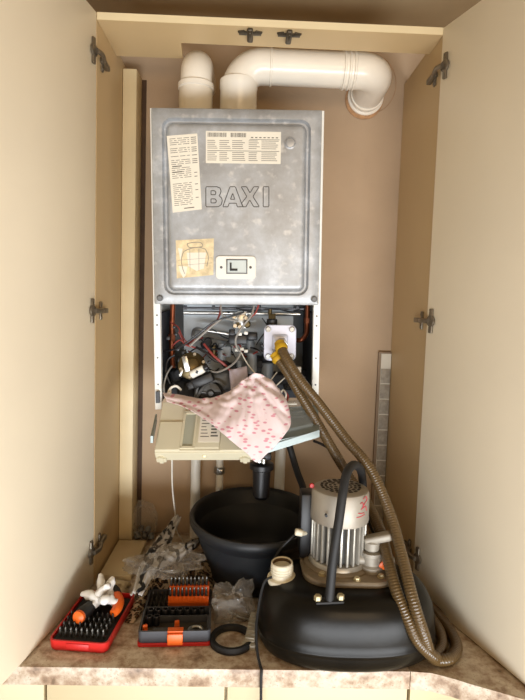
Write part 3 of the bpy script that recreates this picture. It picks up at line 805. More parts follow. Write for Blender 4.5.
obj('mortar_ring', MB().lathe([(re + .012, 0), (re + .012, .003), (re + .004, .005)], V((xe + .001, 1.6990, hz - .012)), (0, -1, 0), 30), K['mortar_red'], fl2)
m_ = MB(); cxo = V((at(371, 84, 1.6985)))
m_.tube([cxo + V((.078 * math.cos(2 * PI * k / 40), 0, .088 * math.sin(2 * PI * k / 40))) for k in range(40)], .0007, 6, 1, closed=True)
obj('drilling_mark', m_, K['mortar_red'], fl2)

# ------------------------------------------------------------------ pipes below
def pipe(px, Y, r, label, top, extra=None):
    a = at(px, 480, Y); t = thing('water_pipe', label, 'pipe', (a.x, Y, .001))
    obj('pipe_run', MB().cyl((a.x, Y, .0015), (a.x, Y, top), r, 18), K['white_enamel'], t)
    if extra: extra(t, a)
    return t
pipe(195.5, 1.668, .0155, 'thick white pipe left of the basin under the beige control box', .42)
def nut(t, a):
    z = at(219, 471, 1.66).z
    obj('compression_nut', MB().cyl((a.x, 1.668, z - .012), (a.x, 1.668, z + .012), .017, 6, .002).cyl((a.x, 1.668, z + .012), (a.x, 1.668, z + .03), .011, 14).box((a.x + .004, 1.65, z + .004), (.012, .02, .012), None, .002), K['steel'], t)
pipe(219.5, 1.668, .0115, 'thinner white pipe with metal nut behind the black basin', .42, nut)
pipe(279.5, 1.668, .0165, 'white pipe behind the basin below the grey tray', .46)
o = obj('thin_cable', MB().tube([at(172, 456, 1.36), at(172, 478, 1.44), at(173, 495, 1.5), at(175, 512, 1.55), (at(177, 525, 1.6).x, 1.6, .05), (at(184, 530, 1.62).x, 1.62, .004)], .0022, 8, 6), K['wire_white'])
single(o, 'thin white cable hanging under the left of the control box', 'cable', base=(at(177, 525, 1.6).x, 1.6, .002))
o = obj('drain_hose', MB().tube([at(289, 444, 1.5), at(293, 458, 1.5), at(298, 474, 1.47), at(303, 488, 1.43), at(304, 505, 1.40), at(302, 530, 1.38)], .0095, 12, 8), K['black_rubber'])
single(o, 'black drain hose slanting down from the grey tray into the basin', 'hose', base=at(302, 530, 1.38))
o = obj('thin_cable', MB().tube([at(314, 441, 1.55), at(325, 446, 1.58), at(338, 456, 1.62), at(352, 476, 1.66), at(362, 500, 1.68), at(372, 530, 1.68), (at(378, 550, 1.68).x, 1.68, .004)], .0042, 10, 8), K['black_rubber'])
single(o, 'black cable curving down the back wall behind the hoses', 'cable', base=(at(378, 550, 1.68).x, 1.68, .002))

# ------------------------------------------------------------------ basin
bc = V((.031, 1.441, .0012)); m_ = MB()
prof = [(.62, 0), (.66, .004), (.74, .06), (.86, .12), (.95, .155), (1.0, .160), (1.025, .168), (1.03, .180), (1.01, .187), (.97, .186), (.945, .176), (.93, .155), (.86, .105), (.74, .05), (.64, .014), (.5, .010), (0, .010)]
m_.lathe([(r, z * .95) for r, z in prof], bc, (0, 0, 1), 64, .176, .205)
o = obj('basin', m_, K['basin_black'], angle=60)
single(o, 'large round black rubber basin on the worktop under the boiler', 'basin', base=bc)

# ------------------------------------------------------------------ descaling pump
pu = thing('descaling_pump', 'black tank descaling pump with grey finned motor and black carrying handle', 'pump', (.25, 1.155, 0))
TC = V((.237, 1.152, .0012)); HX, HY = .199, .129
def sup(k, z, ex=2.45, n=64):
    out = []
    for i in range(n):
        a = 2 * PI * i / n; c_, s_ = math.cos(a), math.sin(a)
        out.append(TC + V((HX * k * math.copysign(abs(c_) ** (2 / ex), c_), HY * k * math.copysign(abs(s_) ** (2 / ex), s_), z)))
    return out
tk = [(.91, 0), (.955, .006), (.985, .018), (1.0, .032), (1.0, .036), (1.008, .038), (1.008, .042), (1.0, .044), (.997, .062), (.985, .082), (.955, .106), (.905, .126), (.85, .138), (.78, .1445), (.6, .148), (.2, .149)]
m_ = MB().loops([sup(k, z) for k, z in tk])
tank = obj('tank', m_, K['tank_black'], pu, angle=70)
ZTK = .148
# base plate
MX, MY = .222, 1.190
m_ = MB(); bp = rrect(.136, .345, 1.095, 1.262, .055, 8)
def bpl(k, z): return [(MX + .015 + (x - MX - .015) * k, MY - .01 + (y - MY + .01) * k, z) for x, y in bp]
m_.loops([bpl(.98, ZTK - .004), bpl(1.0, ZTK + .003), bpl(1.0, ZTK + .010), bpl(.97, ZTK + .013)])
m_.lathe([(.078, ZTK + .012), (.078, ZTK + .016), (.07, ZTK + .02)], (MX, MY, 0), (0, 0, 1), 36)
base = obj('base_plate', m_, K['base_plate'], pu)
zb = ZTK + .013
for px, py in ((308, 557), (357, 580), (381, 577), (322, 575)):
    q = on(px, py, zb); obj('bolt', MB().cyl((q.x, q.y, zb - .001), (q.x, q.y, zb + .007), .0065, 6, .001).cyl((q.x, q.y, zb - .001), (q.x, q.y, zb + .0015), .0085, 16), K['bolt_brass'], base)
# motor
mo = obj('motor', MB().lathe([(.0, zb), (.066, zb), (.066, zb + .010), (.061, zb + .016), (.050, zb + .018), (.050, .30), (0, .30)], (MX, MY, 0), (0, 0, 1), 40), K['motor_core'], pu)
obj('motor_flange', MB().lathe([(.068, zb), (.068, zb + .010), (.0635, zb + .016), (.053, zb + .018)], (MX, MY, 0), (0, 0, 1), 40), K['alu_cast'], mo)
for k in range(26):
    a = 2 * PI * k / 26 + .05
    if abs(((math.degrees(a) - 0 + 180) % 360) - 180) < 17: continue
    obj('cooling_fin', MB().box((MX + .0565 * math.cos(a), MY + .0565 * math.sin(a), (zb + .018 + .275) / 2), (.015, .0048, .275 - zb - .018), rz(math.degrees(a)), .0008), K['alu_cast'], mo)
zf, zg = .268, .342
fan = obj('fan_cover', MB().lathe([(.060, zf), (.0665, zf), (.0672, zf + .004), (.066, zg - .012), (.063, zg - .004), (.056, zg), (.0, zg + .002)], (MX, MY, 0), (0, 0, 1), 44), K['fan_cover'], mo)
m_ = MB()
for r in (.014, .024, .034, .044):
    n_ = int(2 * PI * r / .014)
    for k in range(n_):
        a = 2 * PI * k / n_ + r * 40
        m_.box((MX + r * math.cos(a), MY + r * math.sin(a), zg + .0016), (.0055, .0085, .001), rz(math.degrees(a)))
obj('fan_grille', m_, K['black_plastic'], mo)
q = at(326, 515, MY - .063); obj('cover_screw', MB().cyl((q.x, MY - .060, q.z), (q.x, MY - .069, q.z), .003, 10), K['black_plastic'], mo)
m_ = MB()
def mk(u, v):
    a = math.radians(-90) + (u - 340) / 30.0 * 1.02; z = at(340, v, MY - .066).z
    return V((MX + .0672 * math.cos(a), MY + .0672 * math.sin(a), z))
for pts in ([(360, 501), (364, 499), (366, 503), (362, 506), (359, 510), (364, 509), (366, 514)], [(354, 514), (358, 515), (362, 515)], [(352, 518), (357, 518), (363, 517)], [(356, 505), (359, 504), (360, 509), (357, 511)]):
    m_.tube([mk(*p) for p in pts], .0009, 5, 4)
plabel(obj('red_scribble', m_, K['red_mark'], mo), 'red ink scribble on the motor cover')
# terminal box on the left and handle
obj('switch_box', MB().box((.150, 1.225, ZTK + .012 + .08), (.034, .05, .155), None, .005), K['black_plastic'], pu)
q = at(310, 484, 1.20); obj('red_button', MB().cyl((q.x + .004, 1.199, q.z - .002), (q.x + .004, 1.192, q.z - .002), .0055, 12, .001), K['red_plastic'], pu)
q = at(298, 534, 1.19); obj('cable_plug', MB().cyl((q.x - .006, 1.2, q.z + .001), (q.x + .012, 1.2, q.z - .002), .0085, 14, .002).cyl((q.x + .012, 1.2, q.z - .002), (q.x + .02, 1.205, q.z - .003), .006, 10), K['neck_white'], pu)
obj('plug_lead', MB().tube([at(294, 535, 1.2), at(289, 540, 1.19), at(282, 547, 1.19), at(276, 556, 1.17), at(270, 570, 1.15)], .0028, 8, 6), K['black_rubber'], pu)
f0 = on(329, 602, ZTK - .004)
hp = [f0, f0 + V((.002, .003, .03)), at(333, 560, f0.y + .008), at(339, 520, f0.y + .02), at(343, 492, f0.y + .035), at(347, 473, f0.y + .06), at(353.5, 465, f0.y + .10), at(360, 469, f0.y + .15), at(362.5, 480, 1.258), at(363, 500, 1.264), (at(363, 500, 1.264).x, 1.266, .20), (at(363, 500, 1.264).x - .004, 1.262, ZTK - .004)]
hd = obj('handle', MB().tube(hp, .0098, 14, 8), K['black_rubber'], pu)
obj('handle_foot', MB().box((f0.x, f0.y, ZTK - .001), (.060, .022, .006), rz(6), .003), K['black_rubber'], pu)
for dx in (-.024, .024):
    obj('handle_bolt', MB().cyl((f0.x + dx, f0.y + dx * .1, ZTK), (f0.x + dx, f0.y + dx * .1, ZTK + .012), .0078, 6, .0015), K['bolt_brass'], pu)
# filler neck
nq = on(282, 582, .140); nx, ny = nq.x + .006, nq.y + .020
nk = obj('filler_neck', MB().lathe([(.032, .121), (.034, .128), (.033, .133), (.026, .136), (.0245, .140), (.0245, .166), (.0225, .168), (.0205, .166), (.0205, .128), (0, .128)], (nx, ny, .014), (-.04, -.05, 1), 34), K['neck_white'], pu)
obj('neck_bore', MB().lathe([(.0204, .135), (.0204, .165), (.0200, .165), (.0200, .129), (0, .129)], (nx, ny, .0142), (-.04, -.05, 1), 30), mat('bore_shade_brown', '5A4630', .8, var=.2, scale=60), nk)  # brown lining puts the shade inside the neck into its colour
obj('neck_thread', MB().lathe([(.0245, .142), (.0258, .144), (.0245, .146), (.0258, .150), (.0245, .152), (.0258, .156), (.0245, .158)], (nx, ny, .014), (-.04, -.05, 1), 34), K['neck_white'], nk)
# outlet valve and lever
vq = on(369, 572, zb); vx, vy_ = vq.x + .006, vq.y + .012
m_ = MB().lathe([(.026, zb - .001), (.026, zb + .012), (.021, zb + .016), (.021, zb + .034), (.024, zb + .036), (.024, zb + .044), (.014, zb + .046)], (vx, vy_, 0), (0, 0, 1), 26)
m_.cyl((vx, vy_, zb + .026), (vx + .038, vy_ - .012, zb + .024), .012, 16, .002)
m_.cyl((vx - .04, vy_ + .002, zb + .024), (vx, vy_, zb + .024), .013, 16)
val = obj('outlet_valve', m_, K['valve_grey'], pu)
m_ = MB().lathe([(.013, zb + .045), (.018, zb + .05), (.018, zb + .066), (.014, zb + .07)], (vx, vy_, 0), (0, 0, 1), 20)
m_.box((vx + .012, vy_ - .004, zb + .076), (.062, .026, .018), Matrix.Rotation(math.radians(-18), 3, 'Y') @ rz(-12), .006, 3)
obj('valve_lever', m_, K['valve_grey'], pu)
obj('valve_tag', MB().box((vx + .022, vy_ - .026, zb + .024), (.016, .004, .018), ry(35), .002).cyl((vx + .034, vy_ - .020, zb + .006), (vx + .040, vy_ - .022, zb + .010), .005, 10), K['orange_plastic'], pu)
obj('valve_nut', MB().cyl((vx + .034, vy_ - .011, zb + .022), (vx + .048, vy_ - .015, zb + .020), .0155, 6, .001), K['alu_cast'], pu)

# ------------------------------------------------------------------ hoses
def hose(label, pts, base_pt, yel):
    t = thing('ribbed_hose', label, 'hose', base_pt)
    P = spline([V(p) for p in pts], 10)
    # even resample at 1.25 mm so that every rib gets its own rings
    D = [0]
    for a, b in zip(P, P[1:]): D.append(D[-1] + (b - a).length)
    out = []; k = 0; s = 0.0
    while s < D[-1]:
        while D[k + 1] < s: k += 1
        out.append(P[k].lerp(P[k + 1], (s - D[k]) / max(1e-9, D[k + 1] - D[k]))); s += .00145
    N = len(out)
    mb = MB(); mb.tube(out, lambda q: .0124 + .0007 * math.sin(round(q * (N - 1)) * PI / 2 + .4), 14, 1)
    obj('hose_tube', mb, K['hose'], t, angle=80)
    a = P[0]; d = (P[3] - P[0]).normalized()
    obj('yellow_ferrule', MB().lathe([(.010, -.016), (.0138, -.014), (.0140, -.004), (.0162, -.002), (.0168, .004), (.0150, .009), (.0130, .009)], a, d, 24), K['yellow_plastic'], t)
    return t
ga, gb = at(281, 347, 1.345), at(277.5, 358, 1.35)
hose('upper amber ribbed hose from the boiler flange looping round the right of the pump',
     [ga, at(286, 358, 1.325), at(300, 380, 1.30), at(320, 405, 1.28), at(345, 438, 1.255), at(371, 470, 1.22), at(390, 514, 1.17), at(402, 556, 1.11), at(413, 600, 1.05), at(423, 632, 1.035), (on(434, 664, .016).x, 1.054, .024), (.446, 1.062, .0148), (.476, 1.098, .0142), (.486, 1.15, .0142), (.484, 1.20, .0142), (.478, 1.25, .0142), (.462, 1.30, .0142)], (.46, 1.08, .001), 0)
hose('lower amber ribbed hose passing behind the motor to the pump valve',
     [gb, at(287, 372, 1.335), at(301, 396, 1.315), at(318, 424, 1.305), at(333, 450, 1.30), at(350, 478, 1.295), at(368, 505, 1.255), at(380, 530, 1.19), at(388, 560, 1.125), at(396, 590, 1.075), at(408, 620, 1.045), at(418, 641, 1.038), (.408, 1.048, .028), (.424, 1.075, .0148), (.446, 1.105, .0142), (.459, 1.15, .0142), (.461, 1.19, .0142), (.456, 1.235, .0142), (.44, 1.29, .0142)], (.43, 1.09, .001), 1)
o = obj('rubber_strip', MB().tube([on(442, 622, .004), on(447, 634, .004), on(452, 646, .004)], .0035, 8, 5), K['black_rubber'])
# (sits between the hose loops)
single(o, 'short black rubber strip on the worktop inside the hose loop', 'rubber strip', base=on(447, 634, .0006))
o = obj('power_cable', MB().tube([on(272, 577, .150), on(264, 583, .135) , (.0385, 1.125, .085), (.034, 1.10, .05), (.037, 1.07, .02), (.043, 1.05, .0045), (.046, 1.0385, .001), (.0455, 1.0345, -.012), (.046, 1.034, -.04), (.048, 1.036, -.12), (.052, 1.04, -.35)], .0030, 8, 7), K['black_rubber'])
single(o, 'black power cable running down the tank and over the worktop edge', 'cable', base=(.044, 1.045, .001))

# ------------------------------------------------------------------ cloth draped on the control box
cols = [
 [(163, 393.5), (182, 396), (202, 400), (222, 396), (234, 389), (247, 379), (258, 376), (269, 380), (279, 391)],
 [(164, 395.5), (183, 399), (203, 404), (218, 403), (232, 399), (248, 392), (261, 389), (275, 392), (286, 402)],
 [(165, 397.5), (183.5, 401.5), (204, 408), (217, 411), (231, 411), (248, 406), (262, 404), (278, 406), (289.5, 414)],
 [(166, 399), (184, 404.5), (206, 413), (218, 419), (232, 423), (248, 423), (262, 422), (277, 422), (290, 426)],
 [(166.5, 400.5), (185, 406.5), (208, 418), (221, 428), (235, 437), (248, 440), (260, 441), (272, 440), (284, 436)],
 [(167, 402), (186, 408.5), (211, 424), (225, 436), (237, 446), (247, 454), (256.5, 462.5), (266, 455), (275, 446)]]
dep = [[1.362, 1.355, 1.345, 1.330, 1.325, 1.320, 1.318, 1.320, 1.325], [1.335, 1.332, 1.325, 1.305, 1.300, 1.292, 1.290, 1.295, 1.30], [1.325, 1.322, 1.31, 1.285, 1.275, 1.265, 1.262, 1.265, 1.272], [1.322, 1.315, 1.295, 1.262, 1.250, 1.243, 1.240, 1.242, 1.252], [1.318, 1.308, 1.278, 1.245, 1.234, 1.229, 1.226, 1.228, 1.236], [1.315, 1.30, 1.265, 1.238, 1.228, 1.224, 1.220, 1.223, 1.230]]
ctrl = [[at(px, py, d) for (px, py), d in zip(r, dr)] for r, dr in zip(cols, dep)]
rows_ = [spline(r, 8) for r in ctrl]
cl_ = [spline([rows_[i][j] for i in range(6)], 8) for j in range(len(rows_[0]))]
G = [[cl_[j][i].copy() for j in range(len(cl_))] for i in range(len(cl_[0]))]
for i, r in enumerate(G):
    for j, p in enumerate(r):
        f_ = max(0.0, 1 - i / 20); g_ = min(1.0, j / 24)
        d_ = p - at(250, 378, 1.3); ang = math.atan2(d_.x, -d_.z + .001)
        fold = abs(noise.noise(V((ang * 3.2, 1.7, d_.length * 6)))) * .016 + abs(noise.noise(V((ang * 7, 5.1, d_.length * 14)))) * .006
        bunch = f_ * g_ * (abs(noise.noise(V((p.x * 48, 3, p.z * 60)))) * .020)
        p += V((0, -1, .45)) * (fold * (.25 + .75 * g_) + bunch + .002)
m_ = MB().grid(G)
o = obj('cloth', m_, K['pink_cotton'], angle=180)
uv = o.data.uv_layers.new(name='UVMap'); ni, nj = len(G), len(G[0])
for poly in o.data.polygons:
    for li in poly.loop_indices:
        vi = o.data.loops[li].vertex_index; p = o.data.vertices[vi].co
        uv.data[li].uv = ((p.x + .3) / .2, (p.z - .3) / .2)
sm = o.modifiers.new('thick', 'SOLIDIFY'); sm.thickness = .0012; sm.offset = 1
single(o, 'pale pink cloth with small red print draped over the control box', 'cloth', base=at(250, 430, 1.25))
G = []
for i in range(9):
    r = []
    for j in range(9):
        u, v = i / 8, j / 8
        p = at(229 + 18 * v + 2 * u, 370 + 22 * u - 4 * v * (1 - u), 1.40 - .03 * u)
        p += V((0, -1, 0)) * noise.noise(V((u * 4, v * 4, 2))) * .012; r.append(p)
    G.append(r)
o = obj('plastic_bag', MB().grid(G), mat('lilac_film', 'CDC4D2', .35, var=.1, scale=40), angle=180)
o.modifiers.new('s', 'SOLIDIFY').thickness = .001
single(o, 'small lilac plastic bag tucked behind the pink cloth', 'bag', base=at(238, 390, 1.37))

# ------------------------------------------------------------------ things on the worktop
def crumple(c, size, amp, seed, sub=4, freq=1.4, floor_z=None):
    b = bmesh.new(); bmesh.ops.create_icosphere(b, subdivisions=sub, radius=1)
    for v in b.verts:
        d = v.co.normalized(); q = d * freq + V((seed, seed * 2.3, 0))
        k = 1 + amp * (noise.noise(q) + .55 * (.35 - abs(noise.noise(q * 2.2))) + .25 * (.3 - abs(noise.noise(q * 4.6))))
        v.co = V((d.x * size[0] * k, d.y * size[1] * k, d.z * size[2] * k)) + V(c)
        if floor_z is not None and v.co.z < floor_z: v.co.z = floor_z + (v.co.z - floor_z) * -.02
    m = MB(); m._put(b); return m

# plank
o = obj('board', MB().box6(-.385, -.300, 1.385, 1.60, .0012, .017, .0015), K['cardboard'])
single(o, 'flat cream offcut board lying in the left corner of the cupboard', 'board', base=(-.34, 1.49, .0012))
# leopard fabric
def rumple(x0, x1, y0, y1, n, amp, seed, rot=0, zb_=.004, mound=.03):
    G = []; cx, cy = (x0 + x1) / 2, (y0 + y1) / 2
    for i in range(n):
        r = []
        for j in range(n):
            u, v = i / (n - 1), j / (n - 1)
            x = x0 + (x1 - x0) * u; y = y0 + (y1 - y0) * v
            wx = noise.noise(V((u * 3 + seed, v * 3, 1))) * .025; wy = noise.noise(V((u * 3 + seed, v * 3, 7))) * .025
            e = math.sin(PI * u) * math.sin(PI * v)
            z = zb_ + e * mound + amp * e ** .5 * (abs(noise.noise(V((u * 4 + seed, v * 4, 3)))) + .5 * abs(noise.noise(V((u * 9 + seed, v * 9, 5)))))
            p = V((x + wx - cx, y + wy - cy, 0)); p.rotate(Euler((0, 0, math.radians(rot)))); r.append(V((cx + p.x, cy + p.y, z)))
        G.append(r)
    return G
G = rumple(-.275, -.075, 1.30, 1.535, 44, .04, 3.1, 0, .0035, .04)
for r in G:
    for p in r:
        k_ = max(0.0, min(1.0, (-.222 - p.x) / .03)); w_ = max(0.0, 1 - (p.y - 1.28) / .25)
        p.y -= .11 * k_ * k_ * (3 - 2 * k_) * w_
# G is indexed [x][y]; the left edge runs forward beside the socket case
o = obj('leopard_fabric', MB().grid(G), K['leopard'], angle=180)
o.modifiers.new('s', 'SOLIDIFY').thickness = .0012
single(o, 'crumpled leopard print fabric lying behind the open socket case', 'fabric', base=(-.17, 1.39, .0025))
# printed film bag: a rolled ridge leaning from lower left to upper right, with a branch towards the basin
def film_strip(pts, w, seed, n=34):
    P = spline([V(p) for p in pts], 12); G = []
    for i, a in enumerate(P):
        u = i / (len(P) - 1); t = (P[min(i + 1, len(P) - 1)] - P[max(0, i - 1)]).normalized(); sd = t.cross(V((0, -.6, .8))).normalized(); up = sd.cross(t); r = []
        for j in range(19):
            v = j / 18 - .5; ww = w * (.55 + .6 * math.sin(PI * min(1, u * 1.1 + .05)) + .25 * noise.noise(V((u * 4, seed, 2))))
            p = a + sd * v * ww * 2 + up * ((.5 - abs(v)) * w * .9 + .012 * noise.noise(V((u * 8, v * 5, seed))) + .006 * abs(noise.noise(V((u * 20, v * 12, seed)))))
            p.z = max(p.z, .006); r.append(p)
        G.append(r)
    return MB().grid(G)
o = obj('printed_bag', film_strip([on(136, 596, .055), on(147, 572, .075), on(158, 552, .09), at(168, 534, 1.50), at(178, 517, 1.56)], .022, 3.3), K['zebra'], angle=180)
o.modifiers.new('s', 'SOLIDIFY').thickness = .0008
single(o, 'rolled grey plastic bag with black stripes slanting up towards the white pipe', 'bag', base=(-.21, 1.42, .03))
o = obj('printed_bag', film_strip([on(150, 566, .075), on(170, 556, .085), on(187, 547, .10), at(200, 541, 1.47)], .020, 7.9), K['zebra'], angle=180)
o.modifiers.new('s', 'SOLIDIFY').thickness = .0008
single(o, 'grey striped bag fold pointing right towards the basin', 'bag', base=(-.15, 1.45, .06))
# clear bags
cb1 = on(165, 562, .085)
o = obj('clear_bag', crumple(cb1, (.082, .055, .020), .8, 1.3, 5, 1.5), K['hazy_film'], angle=25)
single(o, 'large crumpled clear plastic bag lying on the leopard fabric', 'bag', base=(cb1.x, cb1.y, .06))
o = obj('clear_bag', crumple((-.022, 1.235, .030), (.046, .048, .046), .7, 8.2, 5, 1.5, .0012), K['hazy_film'], angle=25)
single(o, 'crumpled clear plastic bag between the socket case and the basin', 'bag', base=(-.022, 1.235, .0012))
o = obj('clear_bag', crumple((-.315, 1.640, .062), (.042, .024, .062), .4, 4.4, 5, 1.2, .0012), K['clear_film'], angle=25)
single(o, 'upright clear bag of dark fittings in the back left corner', 'bag', base=(-.315, 1.64, .0012))
fit = []
for k, (dx, dy, dz, s) in enumerate(((-.022, 0, .013, .011), (.002, .004, .014, .012), (.022, -.002, .012, .010), (-.01, .002, .034, .010), (.012, 0, .034, .009))):
    o = obj('pipe_fitting', MB().lathe([(s * .6, -s), (s, -s * .8), (s, s * .2), (s * .7, s * .4), (s * .7, s), (s * .45, s), (s * .45, -s * .5), (0, -s * .5)], (-.315 + dx, 1.645 + dy, dz), (.3 * (k - 2), .4, 1), 14), K['dark_steel' if k % 2 else 'inside_grey'])
    single(o, ['dark fitting lowest at the left inside the corner bag', 'steel fitting low in the middle inside the corner bag', 'fitting low at the right inside the corner bag', 'upper left fitting inside the corner bag', 'upper right fitting inside the corner bag'][k], 'fitting', 'fittings in the clear corner bag', (-.315 + dx, 1.645 + dy, dz - s))
o = obj('sandpaper_scrap', MB().grid(rumple(-.372, -.295, 1.300, 1.365, 10, .02, 9.1, 10, .003, .02)), K['cardboard'], angle=180)
o.modifiers.new('s', 'SOLIDIFY').thickness = .001
single(o, 'crumpled cream paper scrap in front of the offcut board', 'paper', base=(-.335, 1.335, .002))

# red bit case
RC = (-.338, 1.186, .0012); RA = math.radians(-5)
rc = thing('bit_case', 'open red bit case with black insert beside the left door', 'tool case', RC, (0, 0, RA))
def rr3(w, d, r, z, k=1.0): return [(x, y, z) for x, y in rrect(-w / 2 * k, w / 2 * k, -d / 2 * k, d / 2 * k, r, 5)]
m_ = MB().loops([rr3(.122, .194, .012, 0), rr3(.128, .200, .014, .004), rr3(.130, .202, .014, .024), rr3(.122, .194, .011, .024), rr3(.121, .193, .011, .010)])
m_.box((0, -.1012, .013), (.05, .003, .014), None, .001)
obj('case_shell', m_, K['red_plastic'], rc, local=True)
obj('foam_insert', MB().box((0, -.005, .0145), (.118, .180, .011), None, .002), K['foam_black'], rc, local=True)
RM = XF[rc.name]
# bits standing in rows
bm_ = MB(); bm_.cyl((0, 0, 0), (0, 0, .014), .0033, 6); bm_.cyl((0, 0, .014), (0, 0, .020), .0024, 10); bm_.lathe([(.0024, .020), (.0026, .024), (.001, .029), (0, .029)], (0, 0, 0), (0, 0, 1), 6)
bit0 = obj('screwdriver_bit', bm_, K['bit_steel']); used = [False]
def place_bit(w, label, group, tilt=(0, 0, 0)):
    o = bit0 if not used[0] else bit0.copy()
    if used[0]: C.objects.link(o)
    used[0] = True
    o.location = w; o.rotation_euler = tilt; o.scale = (1, 1, .78); o['label'] = label; o['category'] = 'bit'; o['group'] = group
    return o
for r_ in range(4):
    for k in range(9):
        p = RM @ V((-.048 + k * .012, -.078 + r_ * .020, .019))
        place_bit(p, '%s steel bit from the left in the %s row of the red case' % (ORD[k], ['front', 'second', 'third', 'fourth'][r_]), 'bits standing in the red case')
# tools and tissue on the red case
def driver(label, base, rotz, rotx, kind):
    t = thing('screwdriver', label, 'screwdriver', base, (rotx, 0, rotz))
    obj('grip', MB().lathe([(.010, 0), (.015, .004), (.0165, .02), (.0145, .045), (.0155, .065), (.012, .08), (.008, .084)], (0, 0, 0), (0, 1, 0), 20), K['black_rubber'], t, local=True)
    obj('end_cap', MB().lathe([(.0, -.008), (.008, -.0075), (.0135, -.004), (.0145, .002), (.0135, .006)], (0, 0, 0), (0, 1, 0), 22), K['orange_plastic'], t, local=True)
    obj('collar', MB().lathe([(.008, .082), (.0085, .095), (.006, .10), (.0045, .105)], (0, 0, 0), (0, 1, 0), 16), K['orange_plastic'], t, local=True)
    return t
pA_ = on(79, 618, .045)
driver('black driver with round orange end cap facing out on the red case', (pA_.x, pA_.y, .0475), math.radians(-14), math.radians(-6), 0)
pB = on(116, 612, .03)
t = thing('offset_screwdriver', 'curved black and orange handle on the right edge of the red case', 'screwdriver', (pB.x, pB.y, .0275))
base_c = V((pB.x, pB.y, .042))
obj('grip', MB().tube([base_c + V((-.034, .075, .004)), base_c + V((-.02, .055, .006)), base_c + V((-.006, .032, .006))], lambda q: .012 + .004 * math.sin(PI * q), 14, 6), K['black_rubber'], t)
obj('orange_grip', MB().tube([base_c + V((-.008, .034, .006)), base_c + V((.003, .012, .005)), base_c + V((.004, -.010, .001)), base_c + V((-.001, -.024, -.002))], lambda q: .0135 * (1 - .35 * q ** 2), 14, 6), K['orange_plastic'], t)
m_ = MB(); tq = RM @ V((.004, .012, .052))
for k, (dx, dy, dz, l, a, e) in enumerate(((0, 0, 0, .030, 60, .3), (.012, .02, .012, .034, 70, .9), (.018, -.01, .004, .03, 20, -.3), (-.014, .0, .006, .034, 165, .1), (-.004, .025, .016, .03, 110, .7), (.016, .012, .0, .03, -50, -.5), (.005, .005, .014, .028, 35, .5))):
    d = V((math.cos(math.radians(a)), math.sin(math.radians(a)), e)).normalized(); c0 = tq + V((dx, dy, dz)) * 1.35; l *= 1.25
    m_.tube([c0 - d * l * .5, c0 + V((0, .003, .002)), c0 + d * l * .6], lambda q, k=k: .0105 * (.55 + .45 * math.sin(PI * (q * .9 + .1))) , 10, 6)
me_v = m_.bm.verts
for v in me_v: v.co += v.co.normalized() * 0 + V((noise.noise(v.co * 90), noise.noise(v.co * 90 + V((9, 0, 0))), noise.noise(v.co * 90 + V((0, 9, 0))))) * .004
o = obj('glove', m_, K['tissue'], angle=60)
single(o, 'crumpled white disposable glove on top of the red bit case', 'glove', base=tq - V((0, 0, .02)))

# grey and orange socket case, clamshell open flat
SC = (-.1475, 1.167, .0012); SA = math.radians(3)
sc = thing('socket_case', 'open dark grey socket case with orange latch in front of the leopard fabric', 'tool case', SC, (0, 0, SA))
SM = XF[sc.name]
def shell(cx, cy, w, d, h, t=.005):
    m = MB(); f = lambda k, z, r: [(cx + x, cy + y, z) for x, y in rrect(-w / 2 + k, w / 2 - k, -d / 2 + k, d / 2 - k, r, 4)]
    return m.loops([f(.003, 0, .008), f(0, .004, .01), f(0, h, .01), f(t, h, .006), f(t + .001, .012, .006)])
obj('base_shell', shell(0, -.006, .158, .098, .034), K['case_grey'], sc, local=True)
obj('red_edge', MB().loops([[(x, y, z) for x, y in rrect(-.0805, .0805, -.0575, -.02, .008, 4)] for z in (.0005, .0085)]), K['red_plastic'], sc, local=True)
obj('lid_shell', shell(0, .086, .158, .084, .030), K['case_grey'], sc, local=True)
la = obj('latch', MB().box((.002, -.0595, .019), (.034, .008, .026), None, .0025).box((.002, -.0505, .0345), (.034, .016, .003), None, .001), K['orange_plastic'], sc, local=True)
obj('inner_tray', MB().box((0, -.006, .014), (.145, .086, .006)), K['case_inside'], sc, local=True)
obj('lid_tray', MB().box((0, .086, .014), (.145, .072, .006)), K['case_inside'], sc, local=True)
obj('divider', MB().box((0, .006, .024), (.146, .003, .018)).box((.072, -.02, .026), (.003, .05, .016)), K['case_grey'], sc, local=True)
for r_ in range(2):
    ob = MB().box((.022, .073 + r_ * .027, .030 + .012 * r_), (.096, .012, .026), None, .002)
    for k in range(10): ob.cyl((-.021 + k * .0096, .071 + r_ * .027, .03 + .012 * r_), (-.021 + k * .0096, .071 + r_ * .027, .044 + .012 * r_), .0046, 8)
    ob.box((.069, .077 + r_ * .027, .030 + .012 * r_), (.006, .025, .028), None, .001)
    obj('bit_rack', ob, K['orange_plastic'], sc, local=True)
    for k in range(10):
        p = SM @ V((-.021 + k * .0096, .071 + r_ * .027, .0435 + .012 * r_))
        place_bit(p, '%s bit from the left in the %s orange rack of the socket case' % (ORD[k], ['front', 'rear'][r_]), 'bits in the orange racks')
for k in range(4):
    for r_ in range(2):
        p = SM @ V((-.064 + k * .0105, .072 + r_ * .028, .0172))
        place_bit(p, '%s bit left of the %s orange rack in the socket case lid' % (ORD[k], ['front', 'rear'][r_]), 'bits left of the orange racks')
sb = MB().lathe([(.0068, 0), (.0078, .001), (.0078, .020), (.0070, .022), (.0052, .022), (.0048, .013), (0, .013)], (0, 0, 0), (0, 0, 1), 18)
so0 = obj('socket', sb, K['socket_dark']); first = True
for k in range(8):
    p = SM @ V((-.061 + k * .0168, .024, .0172))
    o = so0 if first else so0.copy()
    if not first: C.objects.link(o)
    first = False
    o.location = p; o['label'] = '%s black socket from the left in the back row of the case' % ORD[k]; o['category'] = 'socket'; o['group'] = 'black sockets in the case'
